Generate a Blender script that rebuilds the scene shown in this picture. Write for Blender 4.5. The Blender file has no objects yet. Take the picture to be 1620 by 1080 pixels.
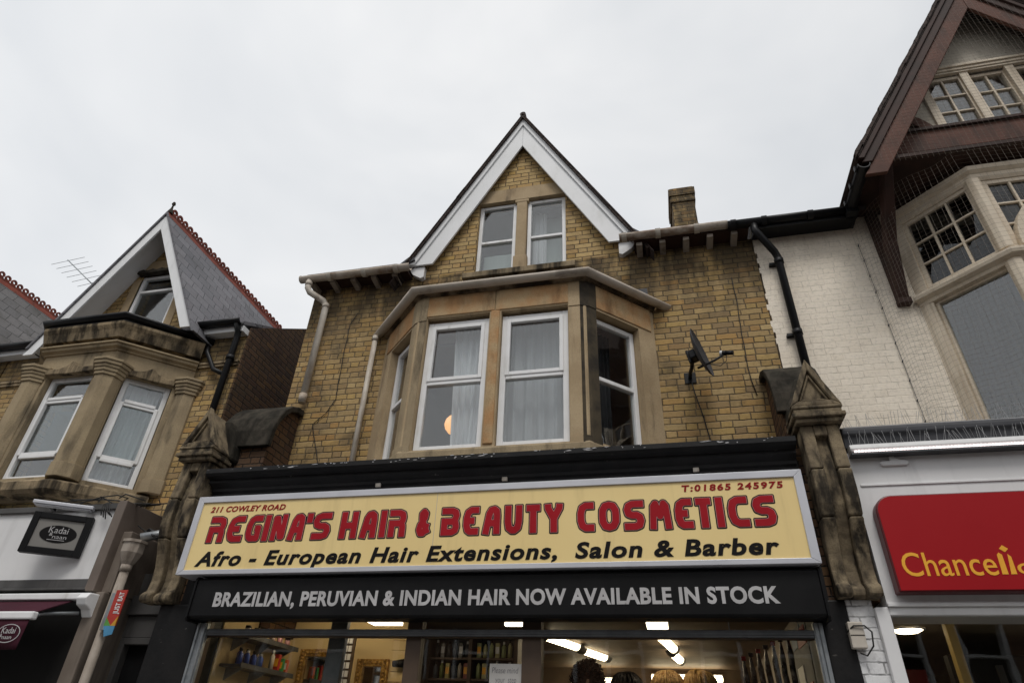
import bpy, bmesh, math, random
from math import sin, cos, pi, radians, sqrt, atan2, floor
from mathutils import Vector, Matrix
random.seed(7)
S = bpy.context.scene
COL = S.collection
# ------------------------------------------------------------------ camera
PITCH, YAW, ROLL, FPX = radians(33.56), radians(-14.15), radians(2.556), 987.0
f = Vector((sin(YAW)*cos(PITCH), cos(YAW)*cos(PITCH), sin(PITCH)))
r0 = Vector((cos(YAW), -sin(YAW), 0)); u0 = r0.cross(f)
rr = cos(ROLL)*r0 + sin(ROLL)*u0
uu = -sin(ROLL)*r0 + cos(ROLL)*u0
cd = bpy.data.cameras.new('camera'); cam = bpy.data.objects.new('camera', cd); COL.objects.link(cam)
cd.sensor_fit = 'HORIZONTAL'; cd.sensor_width = 36.0; cd.lens = FPX/1620*36.0
cd.clip_start = 0.05; cd.clip_end = 2000
M3 = Matrix((rr, uu, -f)).transposed()
cam.matrix_world = Matrix.Translation((0, -6, 1.6)) @ M3.to_4x4()
S.camera = cam
# ------------------------------------------------------------------ sky and sun (overcast)
SUN_EL, SUN_AZ = radians(58), radians(168)       # azimuth from +Y clockwise: behind the camera
W = bpy.data.worlds.new('World'); S.world = W; W.use_nodes = True
nt = W.node_tree; N = nt.nodes; L = nt.links; N.clear()
def wn(t, **k):
    n = N.new(t)
    for a, b in k.items(): setattr(n, a, b)
    return n
sky = wn('ShaderNodeTexSky', sky_type='NISHITA', sun_disc=False, sun_elevation=SUN_EL, sun_rotation=SUN_AZ, air_density=1.0, dust_density=4.0)
tc = wn('ShaderNodeTexCoord')
mp = wn('ShaderNodeMapping'); mp.inputs['Scale'].default_value = (1.0, 1.0, 1.9); L.new(tc.outputs['Generated'], mp.inputs[0])
no = wn('ShaderNodeTexNoise'); no.inputs['Scale'].default_value = 1.9; no.inputs['Detail'].default_value = 4; no.inputs['Roughness'].default_value = .5
no.inputs['Distortion'].default_value = .4
L.new(mp.outputs[0], no.inputs['Vector'])
rp = wn('ShaderNodeValToRGB'); L.new(no.outputs[0], rp.inputs[0])
rp.color_ramp.elements[0].position = .33; rp.color_ramp.elements[0].color = (.735, .76, .79, 1)
rp.color_ramp.elements[1].position = .66; rp.color_ramp.elements[1].color = (.93, .935, .94, 1)
sc_ = wn('ShaderNodeVectorMath', operation='SCALE'); sc_.inputs['Scale'].default_value = 9.4
sxy = wn('ShaderNodeSeparateXYZ'); L.new(tc.outputs['Generated'], sxy.inputs[0])
gx_ = wn('ShaderNodeMapRange'); gx_.inputs[1].default_value = -.9; gx_.inputs[2].default_value = .7; gx_.inputs[3].default_value = 10.7; gx_.inputs[4].default_value = 9.2
L.new(sxy.outputs[0], gx_.inputs[0]); L.new(gx_.outputs[0], sc_.inputs['Scale'])
L.new(rp.outputs[0], sc_.inputs[0])
mx = wn('ShaderNodeMix', data_type='RGBA'); mx.inputs[0].default_value = .94
L.new(sky.outputs[0], mx.inputs[6]); L.new(sc_.outputs[0], mx.inputs[7])
bg = wn('ShaderNodeBackground'); bg.inputs[1].default_value = .1; L.new(mx.outputs[2], bg.inputs[0])
ow = wn('ShaderNodeOutputWorld'); L.new(bg.outputs[0], ow.inputs[0])
sd = bpy.data.lights.new('sun', 'SUN'); sd.energy = 1.5; sd.angle = radians(20); sd.color = (1, .97, .93)
so = bpy.data.objects.new('sun', sd); COL.objects.link(so)
sdir = Vector((sin(SUN_AZ)*cos(SUN_EL), cos(SUN_AZ)*cos(SUN_EL), sin(SUN_EL)))
so.rotation_euler = (-sdir).to_track_quat('-Z', 'Y').to_euler()
S.view_settings.view_transform = 'Standard'; S.view_settings.look = 'None'
S.view_settings.exposure = 0; S.view_settings.gamma = 1
S.cycles.use_denoising = True
S.cycles.max_bounces = 8; S.cycles.transparent_max_bounces = 16; S.cycles.glossy_bounces = 3
S.cycles.sample_clamp_indirect = 4
# ------------------------------------------------------------------ material helpers
MATS = {}
class NB:
    """a small node-graph builder"""
    def __init__(s, name):
        s.m = bpy.data.materials.new(name); s.m.use_nodes = True
        s.t = s.m.node_tree; s.t.nodes.clear()
        s.out = s.n('ShaderNodeOutputMaterial')
    def n(s, t, **k):
        x = s.t.nodes.new(t)
        for a, b in k.items(): setattr(x, a, b)
        return x
    def put(s, v, sock):
        if isinstance(v, bpy.types.NodeSocket): s.t.links.new(v, sock)
        elif v is not None: sock.default_value = v
    def math(s, op, a, b=None, c=None, clamp=False):
        x = s.n('ShaderNodeMath', operation=op, use_clamp=clamp)
        s.put(a, x.inputs[0])
        if b is not None: s.put(b, x.inputs[1])
        if c is not None: s.put(c, x.inputs[2])
        return x.outputs[0]
    def mix(s, fac, a, b, mode='MIX'):
        x = s.n('ShaderNodeMix', data_type='RGBA', blend_type=mode)
        s.put(fac, x.inputs[0]); s.put(c4(a), x.inputs[6]); s.put(c4(b), x.inputs[7])
        return x.outputs[2]
    def pos(s): return s.n('ShaderNodeNewGeometry').outputs['Position']
    def mapv(s, v, scale, loc=(0, 0, 0)):
        x = s.n('ShaderNodeMapping'); s.put(v, x.inputs[0]); x.inputs['Scale'].default_value = scale; x.inputs['Location'].default_value = loc
        return x.outputs[0]
    def noise(s, v, scale, detail=4, rough=.55, dist=0, out=0):
        x = s.n('ShaderNodeTexNoise'); s.put(v, x.inputs['Vector']); x.inputs['Scale'].default_value = scale
        x.inputs['Detail'].default_value = detail; x.inputs['Roughness'].default_value = rough; x.inputs['Distortion'].default_value = dist
        return x.outputs[out]
    def ramp(s, v, stops):
        x = s.n('ShaderNodeValToRGB'); s.put(v, x.inputs[0]); cr = x.color_ramp
        while len(cr.elements) < len(stops): cr.elements.new(.5)
        for e, (p_, c_) in zip(cr.elements, stops): e.position = p_; e.color = c4(c_)
        return x.outputs[0]
    def sstep(s, v, a, b, o0=0.0, o1=1.0):
        x = s.n('ShaderNodeMapRange', interpolation_type='SMOOTHSTEP')
        s.put(v, x.inputs[0]); x.inputs[1].default_value = a; x.inputs[2].default_value = b; x.inputs[3].default_value = o0; x.inputs[4].default_value = o1
        return x.outputs[0]
    def bump(s, h, strength, dist=.01):
        x = s.n('ShaderNodeBump'); s.put(h, x.inputs['Height']); x.inputs['Strength'].default_value = strength; x.inputs['Distance'].default_value = dist
        return x.outputs[0]
    def bsdf(s, col, rough=.7, metal=0, normal=None, spec=.5, emis=None, estr=0, trans=0, sub=0):
        x = s.n('ShaderNodeBsdfPrincipled')
        s.put(c4(col), x.inputs['Base Color']); s.put(rough, x.inputs['Roughness']); s.put(metal, x.inputs['Metallic'])
        x.inputs['Specular IOR Level'].default_value = spec
        if normal is not None: s.put(normal, x.inputs['Normal'])
        if emis is not None: x.inputs['Emission Color'].default_value = c4(emis); x.inputs['Emission Strength'].default_value = estr
        s.t.links.new(x.outputs[0], s.out.inputs[0])
        return x
def c4(c):
    if isinstance(c, (tuple, list)) and len(c) == 3: return (c[0], c[1], c[2], 1)
    return c
def srgb(h):
    h = h.lstrip('#'); o = []
    for i in (0, 2, 4):
        v = int(h[i:i+2], 16)/255
        o.append(v/12.92 if v <= .04045 else ((v+.055)/1.055)**2.4)
    return tuple(o)
def plain(name, c1, c2=None, scale=3, rough=.7, metal=0, bump=.15, bscale=60, spec=.4, streak=None, samt=.5, sscale=(7, 7, .8), slo=.5, shi=.7, fine=.0):
    """mottled surface with optional streaky weathering"""
    if name in MATS: return MATS[name]
    b = NB(name); p = b.pos()
    c2 = c2 or tuple(x*.8 for x in c1)
    col = b.mix(b.sstep(b.noise(p, scale, 5), .35, .65), c1, c2)
    if fine: col = b.mix(b.math('MULTIPLY', b.sstep(b.noise(p, 90, 2), .4, .7), fine), col, tuple(x*.45 for x in c1))
    if streak:
        k = b.sstep(b.noise(b.mapv(p, sscale), 1, 5, .6), slo, shi)
        col = b.mix(b.math('MULTIPLY', k, samt), col, streak)
    nrm = b.bump(b.noise(p, bscale, 4), bump, .006) if bump else None
    b.bsdf(col, rough, metal, nrm, spec)
    MATS[name] = b.m; return b.m
def brick(name, tones, mortar, rowh=.075, period=.3375, header=True, mortar_w=.0065, dirt=(.05, .045, .035), damt=.45, bump=.7, soft=.004, joint=1.0, dscale=.9, zstain=None, vary=.2):
    if name in MATS: return MATS[name]
    b = NB(name); p = b.pos()
    wob = b.n('ShaderNodeVectorMath', operation='MULTIPLY_ADD')
    b.put(b.noise(p, 9, 3, out=1), wob.inputs[0]); wob.inputs[1].default_value = (.014, .014, .016); b.put(p, wob.inputs[2])
    sx = b.n('ShaderNodeSeparateXYZ'); b.put(wob.outputs[0], sx.inputs[0])
    u = b.math('ADD', sx.outputs[0], sx.outputs[1]); v = b.math('DIVIDE', sx.outputs[2], rowh)
    row = b.math('FLOOR', v); fv = b.math('FRACT', v)
    wr = b.n('ShaderNodeTexWhiteNoise', noise_dimensions='1D'); b.put(row, wr.inputs['W'])
    off = b.math('ADD', b.math('MULTIPLY', b.math('MODULO', row, 2), .5), b.math('MULTIPLY', wr.outputs[0], .22))
    q = b.math('ADD', b.math('DIVIDE', u, period), off)
    k = b.math('FLOOR', q); fu = b.math('FRACT', q)
    if header:
        h = b.math('GREATER_THAN', fu, .6667)
        ds = b.math('MINIMUM', fu, b.math('ABSOLUTE', b.math('SUBTRACT', fu, .6667)))
        du = b.math('MULTIPLY', b.math('MINIMUM', ds, b.math('SUBTRACT', 1.0, fu)), period)
        idx = b.math('ADD', b.math('MULTIPLY', k, 2), h)
    else:
        du = b.math('MULTIPLY', b.math('MINIMUM', fu, b.math('SUBTRACT', 1.0, fu)), period); idx = k
    dv = b.math('MULTIPLY', b.math('MINIMUM', fv, b.math('SUBTRACT', 1.0, fv)), rowh)
    d = b.math('MINIMUM', du, dv)
    cv = b.n('ShaderNodeCombineXYZ'); b.put(idx, cv.inputs[0]); b.put(row, cv.inputs[1])
    w = b.n('ShaderNodeTexWhiteNoise', noise_dimensions='2D'); b.put(cv.outputs[0], w.inputs['Vector'])
    rag = b.math('ADD', d, b.math('MULTIPLY', b.math('SUBTRACT', b.noise(p, 55, 3), .5), .009))
    m = b.sstep(rag, mortar_w-soft, mortar_w+soft*.6)
    n_ = len(tones)
    col = b.ramp(w.outputs[0], [(i/max(1, n_-1), t) for i, t in enumerate(tones)])
    w2 = b.n('ShaderNodeTexWhiteNoise', noise_dimensions='2D'); b.put(b.mapv(cv.outputs[0], (1, 1, 1), (17.3, 5.1, 0)), w2.inputs['Vector'])
    hv = b.n('ShaderNodeHueSaturation'); b.put(col, hv.inputs['Color']); b.put(b.math('MULTIPLY_ADD', w2.outputs[0], vary, 1-vary*.55), hv.inputs['Value']); b.put(b.math('MULTIPLY_ADD', w.outputs[0], vary*.6, 1-vary*.4), hv.inputs['Saturation']); col = hv.outputs[0]
    col = b.mix(b.math('MULTIPLY', b.sstep(b.noise(p, 28, 4, .7), .45, .75), .45), col, tuple(x*.5 for x in tones[0]))
    col = b.mix(b.math('MULTIPLY', b.sstep(b.noise(p, 1.7, 7, .72, .5), .47, .72), damt), col, dirt)
    mo = b.mix(b.sstep(b.noise(p, 6, 3), .4, .6), mortar, tuple(x*.45 for x in mortar))
    fac = b.math('SUBTRACT', 1.0, b.math('MULTIPLY', b.math('SUBTRACT', 1.0, m), joint))
    fin = b.mix(fac, mo, col)
    if zstain:                                     # soot washed down from the eave
        z0, z1, amt, cc = zstain
        sz = b.n('ShaderNodeSeparateXYZ'); b.put(p, sz.inputs[0])
        kk = b.math('MULTIPLY', b.sstep(sz.outputs[2], z0, z1), b.sstep(b.noise(b.mapv(p, (5, 5, 1.3)), 1, 4, .6), .3, .62))
        fin = b.mix(b.math('MULTIPLY', kk, amt), fin, cc)
    h_ = b.math('ADD', m, b.math('MULTIPLY', b.noise(p, 70, 4), .35))
    h_ = b.math('ADD', h_, b.math('MULTIPLY', w.outputs[0], .3))
    b.bsdf(fin, .88, 0, b.bump(h_, bump, .009), .25)
    MATS[name] = b.m; return b.m
def glass(name, r0=.05, tint=(.93, .95, .95), rough=.01, wav=.12):
    if name in MATS: return MATS[name]
    b = NB(name); p = b.pos()
    lw = b.n('ShaderNodeLayerWeight'); lw.inputs['Blend'].default_value = .5
    c = b.math('POWER', lw.outputs['Facing'], 4.0)
    fac = b.math('ADD', b.math('MULTIPLY', c, 1-r0), r0, clamp=True)
    tr = b.n('ShaderNodeBsdfTransparent'); tr.inputs[0].default_value = c4(tint)
    gl = b.n('ShaderNodeBsdfGlossy'); gl.inputs['Roughness'].default_value = rough
    b.put(b.bump(b.noise(p, 2.2, 2), wav, .02), gl.inputs['Normal'])
    ms = b.n('ShaderNodeMixShader'); b.put(fac, ms.inputs[0])
    b.t.links.new(tr.outputs[0], ms.inputs[1]); b.t.links.new(gl.outputs[0], ms.inputs[2]); b.t.links.new(ms.outputs[0], b.out.inputs[0])
    MATS[name] = b.m; return b.m
def emit(name, col, strength):
    if name in MATS: return MATS[name]
    b = NB(name); x = b.bsdf((.8, .8, .78), .4, emis=col, estr=strength)
    MATS[name] = b.m; return b.m
def cloth(name, c1, c2, transl=.35):
    if name in MATS: return MATS[name]
    b = NB(name); p = b.pos()
    col = b.mix(b.noise(b.mapv(p, (14, 14, 1)), 1, 4), c1, c2)
    d = b.n('ShaderNodeBsdfDiffuse'); b.put(col, d.inputs[0]); t = b.n('ShaderNodeBsdfTranslucent'); b.put(col, t.inputs[0])
    m = b.n('ShaderNodeMixShader'); m.inputs[0].default_value = transl
    b.t.links.new(d.outputs[0], m.inputs[1]); b.t.links.new(t.outputs[0], m.inputs[2]); b.t.links.new(m.outputs[0], b.out.inputs[0])
    MATS[name] = b.m; return b.m
# ------------------------------------------------------------------ mesh helpers
class MB:
    def __init__(s, M=None): s.v = []; s.f = []; s.sm = []; s.M = M
    def add(s, vs, fs, smooth=False):
        o = len(s.v); s.v += [tuple(v) for v in vs]
        for q in fs: s.f.append([i+o for i in q]); s.sm.append(smooth)
        return s
    def box(s, x0, x1, y0, y1, z0, z1):
        vs = [(x, y, z) for x in (x0, x1) for y in (y0, y1) for z in (z0, z1)]
        return s.add(vs, [(0, 1, 3, 2), (4, 6, 7, 5), (0, 4, 5, 1), (2, 3, 7, 6), (0, 2, 6, 4), (1, 5, 7, 3)])
    def prism(s, poly, a, b, plane='xz'):
        g = {'xz': lambda p, t: (p[0], t, p[1]), 'yz': lambda p, t: (t, p[0], p[1]), 'xy': lambda p, t: (p[0], p[1], t)}[plane]
        n = len(poly)
        vs = [g(p, a) for p in poly] + [g(p, b) for p in poly]
        fs = [list(range(n)), list(range(2*n-1, n-1, -1))] + [(i, (i+1) % n, n+(i+1) % n, n+i) for i in range(n)]
        return s.add(vs, fs)
    def tube(s, pts, r, n=10, caps=True, smooth=True, half=False):
        pts = [Vector(p) for p in pts]; rings = []
        rs = r if isinstance(r, (list, tuple)) else [r]*len(pts)
        up = Vector((0, 0, 1)); prev = None
        for i, p in enumerate(pts):
            a = pts[max(0, i-1)]; b = pts[min(len(pts)-1, i+1)]
            d = (b-a).normalized()
            if prev is None:
                ref = up if abs(d.z) < .9 else Vector((1, 0, 0)); x = d.cross(ref).normalized()
            else:
                x = (prev - d*prev.dot(d)).normalized()
            y = d.cross(x); prev = x
            rings.append([p + (x*cos(2*pi*k/n) + y*sin(2*pi*k/n))*rs[i] for k in range(n)])
        vs = [v for rg in rings for v in rg]; fs = []
        for i in range(len(pts)-1):
            for k in range(n): fs.append((i*n+k, i*n+(k+1) % n, (i+1)*n+(k+1) % n, (i+1)*n+k))
        s.add(vs, fs, smooth)
        if caps:
            o = len(s.v)-len(vs); m = len(pts)-1
            s.f.append([o+k for k in range(n-1, -1, -1)]); s.sm.append(False)
            s.f.append([o+m*n+k for k in range(n)]); s.sm.append(False)
        return s
    def lathe(s, prof, c=(0, 0, 0), n=24, axis='z'):
        vs = []; fs = []
        for (r, h) in prof:
            for k in range(n):
                a = 2*pi*k/n
                q = (r*cos(a), r*sin(a), h) if axis == 'z' else ((r*cos(a), h, r*sin(a)) if axis == 'y' else (h, r*cos(a), r*sin(a)))
                vs.append((c[0]+q[0], c[1]+q[1], c[2]+q[2]))
        for i in range(len(prof)-1):
            for k in range(n): fs.append((i*n+k, i*n+(k+1) % n, (i+1)*n+(k+1) % n, (i+1)*n+k))
        s.add(vs, fs, True)
        return s
    def sweep(s, prof, path, smooth=False):
        """moulding: prof = closed list of (outward offset, z); path = plan points left to right, outside towards -y"""
        P = [Vector((p[0], p[1])) for p in path]; ns = []
        for i in range(len(P)-1):
            d = (P[i+1]-P[i]).normalized(); ns.append(Vector((d.y, -d.x)))
        n = len(prof); vs = []
        for i, p in enumerate(P):
            if i == 0: m = ns[0]
            elif i == len(P)-1: m = ns[-1]
            else: m = (ns[i-1]+ns[i])/(1+ns[i-1].dot(ns[i]))
            for (o, z) in prof: q = p+m*o; vs.append((q.x, q.y, z))
        fs = [(i*n+k, i*n+(k+1) % n, (i+1)*n+(k+1) % n, (i+1)*n+k) for i in range(len(P)-1) for k in range(n)]
        fs += [list(range(n-1, -1, -1)), [(len(P)-1)*n+k for k in range(n)]]
        return s.add(vs, fs, smooth)
    def build(s, name, mat, parent=None, bevel=0, loc=None, fix=True):
        me = bpy.data.meshes.new(name)
        vs = s.v if s.M is None else [tuple(s.M @ Vector(v)) for v in s.v]
        if loc is not None: vs = [(v[0]-loc[0], v[1]-loc[1], v[2]-loc[2]) for v in vs]
        me.from_pydata(vs, [], s.f)
        for p, k in zip(me.polygons, s.sm): p.use_smooth = k
        if fix:
            bm = bmesh.new(); bm.from_mesh(me); bmesh.ops.recalc_face_normals(bm, faces=bm.faces); bm.to_mesh(me); bm.free()
        me.materials.append(mat)
        o = bpy.data.objects.new(name, me); COL.objects.link(o)
        if loc is not None: o.location = loc
        if parent is not None:
            if loc is None and parent.type == 'EMPTY': pass
            o.parent = parent; o.matrix_parent_inverse = Matrix.Identity(4)
            q = parent; off = Vector((0, 0, 0))
            while q is not None: off += Vector(q.location); q = q.parent
            o.location = Vector(o.location) - off
        if bevel:
            md = o.modifiers.new('bevel', 'BEVEL'); md.width = bevel; md.segments = 2; md.limit_method = 'ANGLE'; md.angle_limit = radians(40)
        return o
def tag(o, label, cat=None, group=None):
    o['label'] = label
    if cat: o['category'] = cat
    if group: o['group'] = group
    return o
def thing(name, label, cat, loc=(0, 0, 0), group=None):
    o = bpy.data.objects.new(name, None); o.empty_display_size = .2; COL.objects.link(o); o.location = loc
    return tag(o, label, cat, group)
def struct(o): o['kind'] = 'structure'; return o
def clip(poly, a, b, c):
    """keep the side a*x+b*z<=c"""
    out = []
    for i in range(len(poly)):
        p, q = poly[i], poly[(i+1) % len(poly)]
        dp, dq = a*p[0]+b*p[1]-c, a*q[0]+b*q[1]-c
        if dp <= 0: out.append(p)
        if dp*dq < 0:
            t = dp/(dp-dq); out.append((p[0]+(q[0]-p[0])*t, p[1]+(q[1]-p[1])*t))
    return out
def wall(m, x0, x1, z0, z1, holes, y0, y1, planes=()):
    """wall slab with rectangular holes (and clipped by half planes), as prisms"""
    xs = sorted({x0, x1, *[h[0] for h in holes], *[h[1] for h in holes]}); zs = sorted({z0, z1, *[h[2] for h in holes], *[h[3] for h in holes]})
    xs = [x for x in xs if x0-1e-6 <= x <= x1+1e-6]; zs = [z for z in zs if z0-1e-6 <= z <= z1+1e-6]
    for j in range(len(zs)-1):
        i = 0
        while i < len(xs)-1:
            def solid(i):
                cx, cz = (xs[i]+xs[i+1])/2, (zs[j]+zs[j+1])/2
                return not any(h[0] < cx < h[1] and h[2] < cz < h[3] for h in holes)
            if not solid(i): i += 1; continue
            k = i
            while k+1 < len(xs)-1 and solid(k+1): k += 1
            poly = [(xs[i], zs[j]), (xs[k+1], zs[j]), (xs[k+1], zs[j+1]), (xs[i], zs[j+1])]
            for pl in planes:
                poly = clip(poly, *pl)
                if len(poly) < 3: break
            if len(poly) >= 3: m.prism(poly, y0, y1)
            i = k+1
    return m
def frame_mat(p0, p1):
    """local x runs along p0->p1 in plan, local -y points outward"""
    d = Vector((p1[0]-p0[0], p1[1]-p0[1], 0)); a = atan2(d.y, d.x)
    return Matrix.Translation((p0[0], p0[1], 0)) @ Matrix.Rotation(a, 4, 'Z')
def window(parent, x0, x1, z0, z1, y, mat, gmat, transoms=(), fw=.055, sash=None, M=None, label=None, dep=.06, mull=(), bars=0, trim=None, rows=0):
    """white frame set at depth y (front face); panes are children"""
    m = MB(M); e = .002
    m.box(x0, x0+fw, y, y+dep, z0, z1); m.box(x1-fw, x1, y, y+dep, z0, z1)
    m.box(x0+fw, x1-fw, y+e, y+dep, z0, z0+fw*.9); m.box(x0+fw, x1-fw, y+e, y+dep, z1-fw, z1)
    cuts = [z0+fw*.9]
    for t in transoms:
        m.box(x0+fw, x1-fw, y-e, y+dep, t-fw*.4, t+fw*.4); cuts += [t-fw*.4, t+fw*.4]
    cuts.append(z1-fw)
    vx = [x0+fw]
    for q in mull: m.box(q-fw*.4, q+fw*.4, y-2*e, y+dep, z0+fw*.9, z1-fw); vx += [q-fw*.4, q+fw*.4]
    vx.append(x1-fw); lights = []
    for i in range(0, len(cuts), 2):
        for k in range(0, len(vx), 2):
            a, b, c, d = vx[k], vx[k+1], cuts[i], cuts[i+1]
            if sash and (sash == 'all' or (i//2) in sash):
                w = .034; yy = y-.014
                m.box(a-.008, a+w, yy, y+.03, c-.008, d+.008); m.box(b-w, b+.008, yy, y+.03, c-.008, d+.008)
                m.box(a+w, b-w, yy+e, y+.03, c-.008, c+w); m.box(a+w, b-w, yy+e, y+.03, d-w, d+.008)
                a, b, c, d = a+w, b-w, c+w, d-w
            lights.append((a, b, c, d))
    fr = m.build('window', mat, parent, .005)
    if label: fr['label'] = label
    for (a, b, c, d) in lights:
        MB(M).box(a-.002, b+.002, y+.028, y+.034, c-.002, d+.002).build('pane', gmat, fr)
    return fr
def text(name, body, mat, parent, loc, size, width=None, bold=0.0, shear=0.0, space=1.0, align='LEFT', height=None, depth=.0015, roll=0, rotz=0, wspace=1.0, stretch_z=None):
    """built-in lettering turned into a mesh standing in the xz plane"""
    cu = bpy.data.curves.new(name, 'FONT'); cu.body = body; cu.size = size; cu.offset = bold; cu.shear = shear; cu.space_character = space; cu.space_word = wspace
    cu.extrude = depth; cu.resolution_u = 4; cu.align_x = 'LEFT'
    t = bpy.data.objects.new(name, cu); COL.objects.link(t)
    dg = bpy.context.evaluated_depsgraph_get(); me = bpy.data.meshes.new_from_object(t.evaluated_get(dg))
    bpy.data.objects.remove(t); bpy.data.curves.remove(cu)
    me.name = name
    xs = [v.co.x for v in me.vertices]; ys = [v.co.y for v in me.vertices]
    sx = (width/(max(xs)-min(xs))) if width else 1; sz = height/(.70+2*bold) if height else 1      # height = cap height, loc = baseline
    x_ = min(xs)
    if align == 'CENTER': x_ = (min(xs)+max(xs))/2
    yb = -bold
    for v in me.vertices:
        x, y, z = v.co; v.co = ((x-x_)*sx, -z, (y-(yb if height else 0))*sz)
    me.transform(Matrix.Translation(loc) @ Matrix.Rotation(rotz, 4, 'Z') @ Matrix.Rotation(roll, 4, 'Y'))
    me.materials.clear(); me.materials.append(mat)
    o = bpy.data.objects.new(name, me); COL.objects.link(o)
    if parent is not None:
        o.parent = parent; off = Vector((0, 0, 0)); q = parent
        while q is not None: off += Vector(q.location); q = q.parent
        o.location = -off
    return o
exec_parts = []
# ------------------------------------------------------------------ materials
BUFF = [(.385, .255, .10), (.425, .29, .117), (.355, .225, .088), (.45, .322, .145), (.325, .218, .10), (.41, .268, .10), (.27, .19, .10), (.40, .238, .09), (.44, .307, .128), (.37, .25, .107)]
m_brick = brick('buff_brick', BUFF, (.155, .12, .076), damt=.66, soft=.006, zstain=(5.5, 6.75, .85, (.04, .031, .021)))
m_brick2 = brick('buff_brick_left', BUFF, (.145, .112, .074), soft=.006, damt=.68, zstain=(5.3, 6.25, .8, (.03, .026, .02)))
m_gbrick = brick('buff_brick_gable', [(.43, .285, .11), (.48, .335, .14), (.40, .25, .095), (.50, .355, .16), (.35, .235, .115), (.44, .29, .11)], (.12, .095, .062), soft=.006, damt=.3)
m_dbrick = brick('shaded_flank_brick', [(.10, .058, .032), (.13, .07, .034), (.08, .045, .03), (.15, .085, .04), (.07, .045, .034)], (.035, .028, .022), damt=.5)  # brick tones darkened: the shade on the flank is put into the colour
m_wbrick = brick('painted_brick', [(.84, .755, .63), (.86, .775, .65), (.83, .745, .62)], (.74, .655, .53), damt=.3, dirt=(.60, .50, .37), bump=.3, mortar_w=.004, joint=.5, vary=.04, zstain=(6.2, 6.9, .35, (.40, .33, .24)))
m_wtile = brick('painted_brick_low', [(.78, .78, .78), (.75, .75, .75)], (.6, .6, .6), damt=.1, dirt=(.5, .5, .48), bump=.5, vary=.03)
m_stone = plain('bath_stone', (.45, .345, .215), (.37, .275, .165), 3.2, .85, 0, .25, 45, .2, streak=(.055, .042, .030), samt=.8, sscale=(4.5, 4.5, .75), slo=.52, shi=.72, fine=.35)
m_stoneo = plain('rusty_stone', (.44, .25, .115), (.46, .335, .19), 4, .85, 0, .25, 45, .2, streak=(.055, .034, .02), samt=.6, sscale=(4.5, 4.5, 1.3), slo=.46, shi=.72, fine=.35)
m_stoned = plain('sooty_stone', (.21, .165, .105), (.36, .275, .17), 3.5, .9, 0, .4, 35, .15, streak=(.018, .015, .012), samt=.9, sscale=(6, 6, 1.0), slo=.42, shi=.62, fine=.35)
m_stonel = plain('bay_stone', (.38, .30, .19), (.30, .235, .15), 2.5, .9, 0, .3, 40, .15, streak=(.06, .05, .037), samt=.8, sscale=(4, 4, 1.0), slo=.46, shi=.7, fine=.35)
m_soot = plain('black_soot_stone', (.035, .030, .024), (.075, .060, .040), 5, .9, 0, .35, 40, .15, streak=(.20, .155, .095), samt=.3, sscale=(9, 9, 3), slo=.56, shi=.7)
m_corn = plain('stained_cornice_stone', (.25, .19, .12), (.17, .12, .075), 3, .9, 0, .3, 40, .15, streak=(.022, .017, .012), samt=.9, sscale=(3, 3, 3), slo=.40, shi=.6)
m_moss = plain('mossy_stone', (.062, .053, .042), (.036, .033, .026), 11, .95, 0, .6, 30, .1, streak=(.012, .011, .009), samt=.8, sscale=(5, 5, 1.5), slo=.42, shi=.65)
m_white = plain('white_upvc', (.80, .80, .80), (.75, .75, .74), 5, .35, 0, .02, 30, .4, streak=(.42, .40, .35), samt=.5, sscale=(9, 9, 1.2), slo=.55, shi=.75)
m_board = plain('white_board', (.78, .785, .79), (.73, .735, .735), 1.5, .45, 0, .03, 20, .35, streak=(.52, .52, .5), samt=.4, sscale=(6, 6, 2), slo=.52, shi=.75)
m_whitep = plain('white_paint', (.74, .735, .73), (.69, .685, .68), 2, .5, 0, .05, 30, .35, streak=(.5, .49, .48), samt=.4, sscale=(6, 6, .9), slo=.52, shi=.72)
m_pipe = plain('cream_pipe', (.60, .55, .48), (.50, .45, .38), 6, .55, 0, .08, 40, .3, streak=(.22, .16, .11), samt=.6, sscale=(9, 9, 2), slo=.5, shi=.7)
m_taupe = plain('taupe_pipe', (.36, .31, .26), (.29, .245, .20), 6, .6, 0, .08, 40, .3, streak=(.13, .10, .075), samt=.7, sscale=(9, 9, 2), slo=.48, shi=.68)
m_gut = plain('rusty_gutter', (.52, .46, .39), (.40, .33, .26), 5, .65, 0, .15, 50, .3, streak=(.15, .085, .05), samt=.8, sscale=(3.5, 5, 5), slo=.44, shi=.64)
m_gutg = plain('bay_gutter', (.50, .44, .375), (.42, .365, .30), 4, .6, 0, .08, 50, .3, streak=(.14, .11, .085), samt=.6, sscale=(3, 4, 4), slo=.5, shi=.7)
m_blk = plain('black_paint', (.006, .006, .0065), (.009, .009, .0095), 3, .45, 0, .08, 30, .16)
m_blkw = plain('worn_black_paint', (.008, .008, .0085), (.013, .012, .012), 5, .5, 0, .3, 25, .22, streak=(.13, .12, .11), samt=.7, sscale=(9, 9, 26), slo=.66, shi=.74)
m_blkpl = plain('black_plastic', (.010, .010, .011), (.008, .008, .009), 4, .45, 0, .02, 30, .25)
m_lead = plain('lead_sheet', (.055, .056, .062), (.04, .041, .046), 2.5, .6, 0, .1, 20, .35)
m_slate = brick('grey_slate', [(.165, .165, .178), (.195, .19, .203), (.15, .15, .162), (.18, .172, .184)], (.025, .025, .028), rowh=.19, period=.26, header=False, mortar_w=.004, damt=.25, bump=.5, soft=.004, dirt=(.05, .05, .045))
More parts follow.
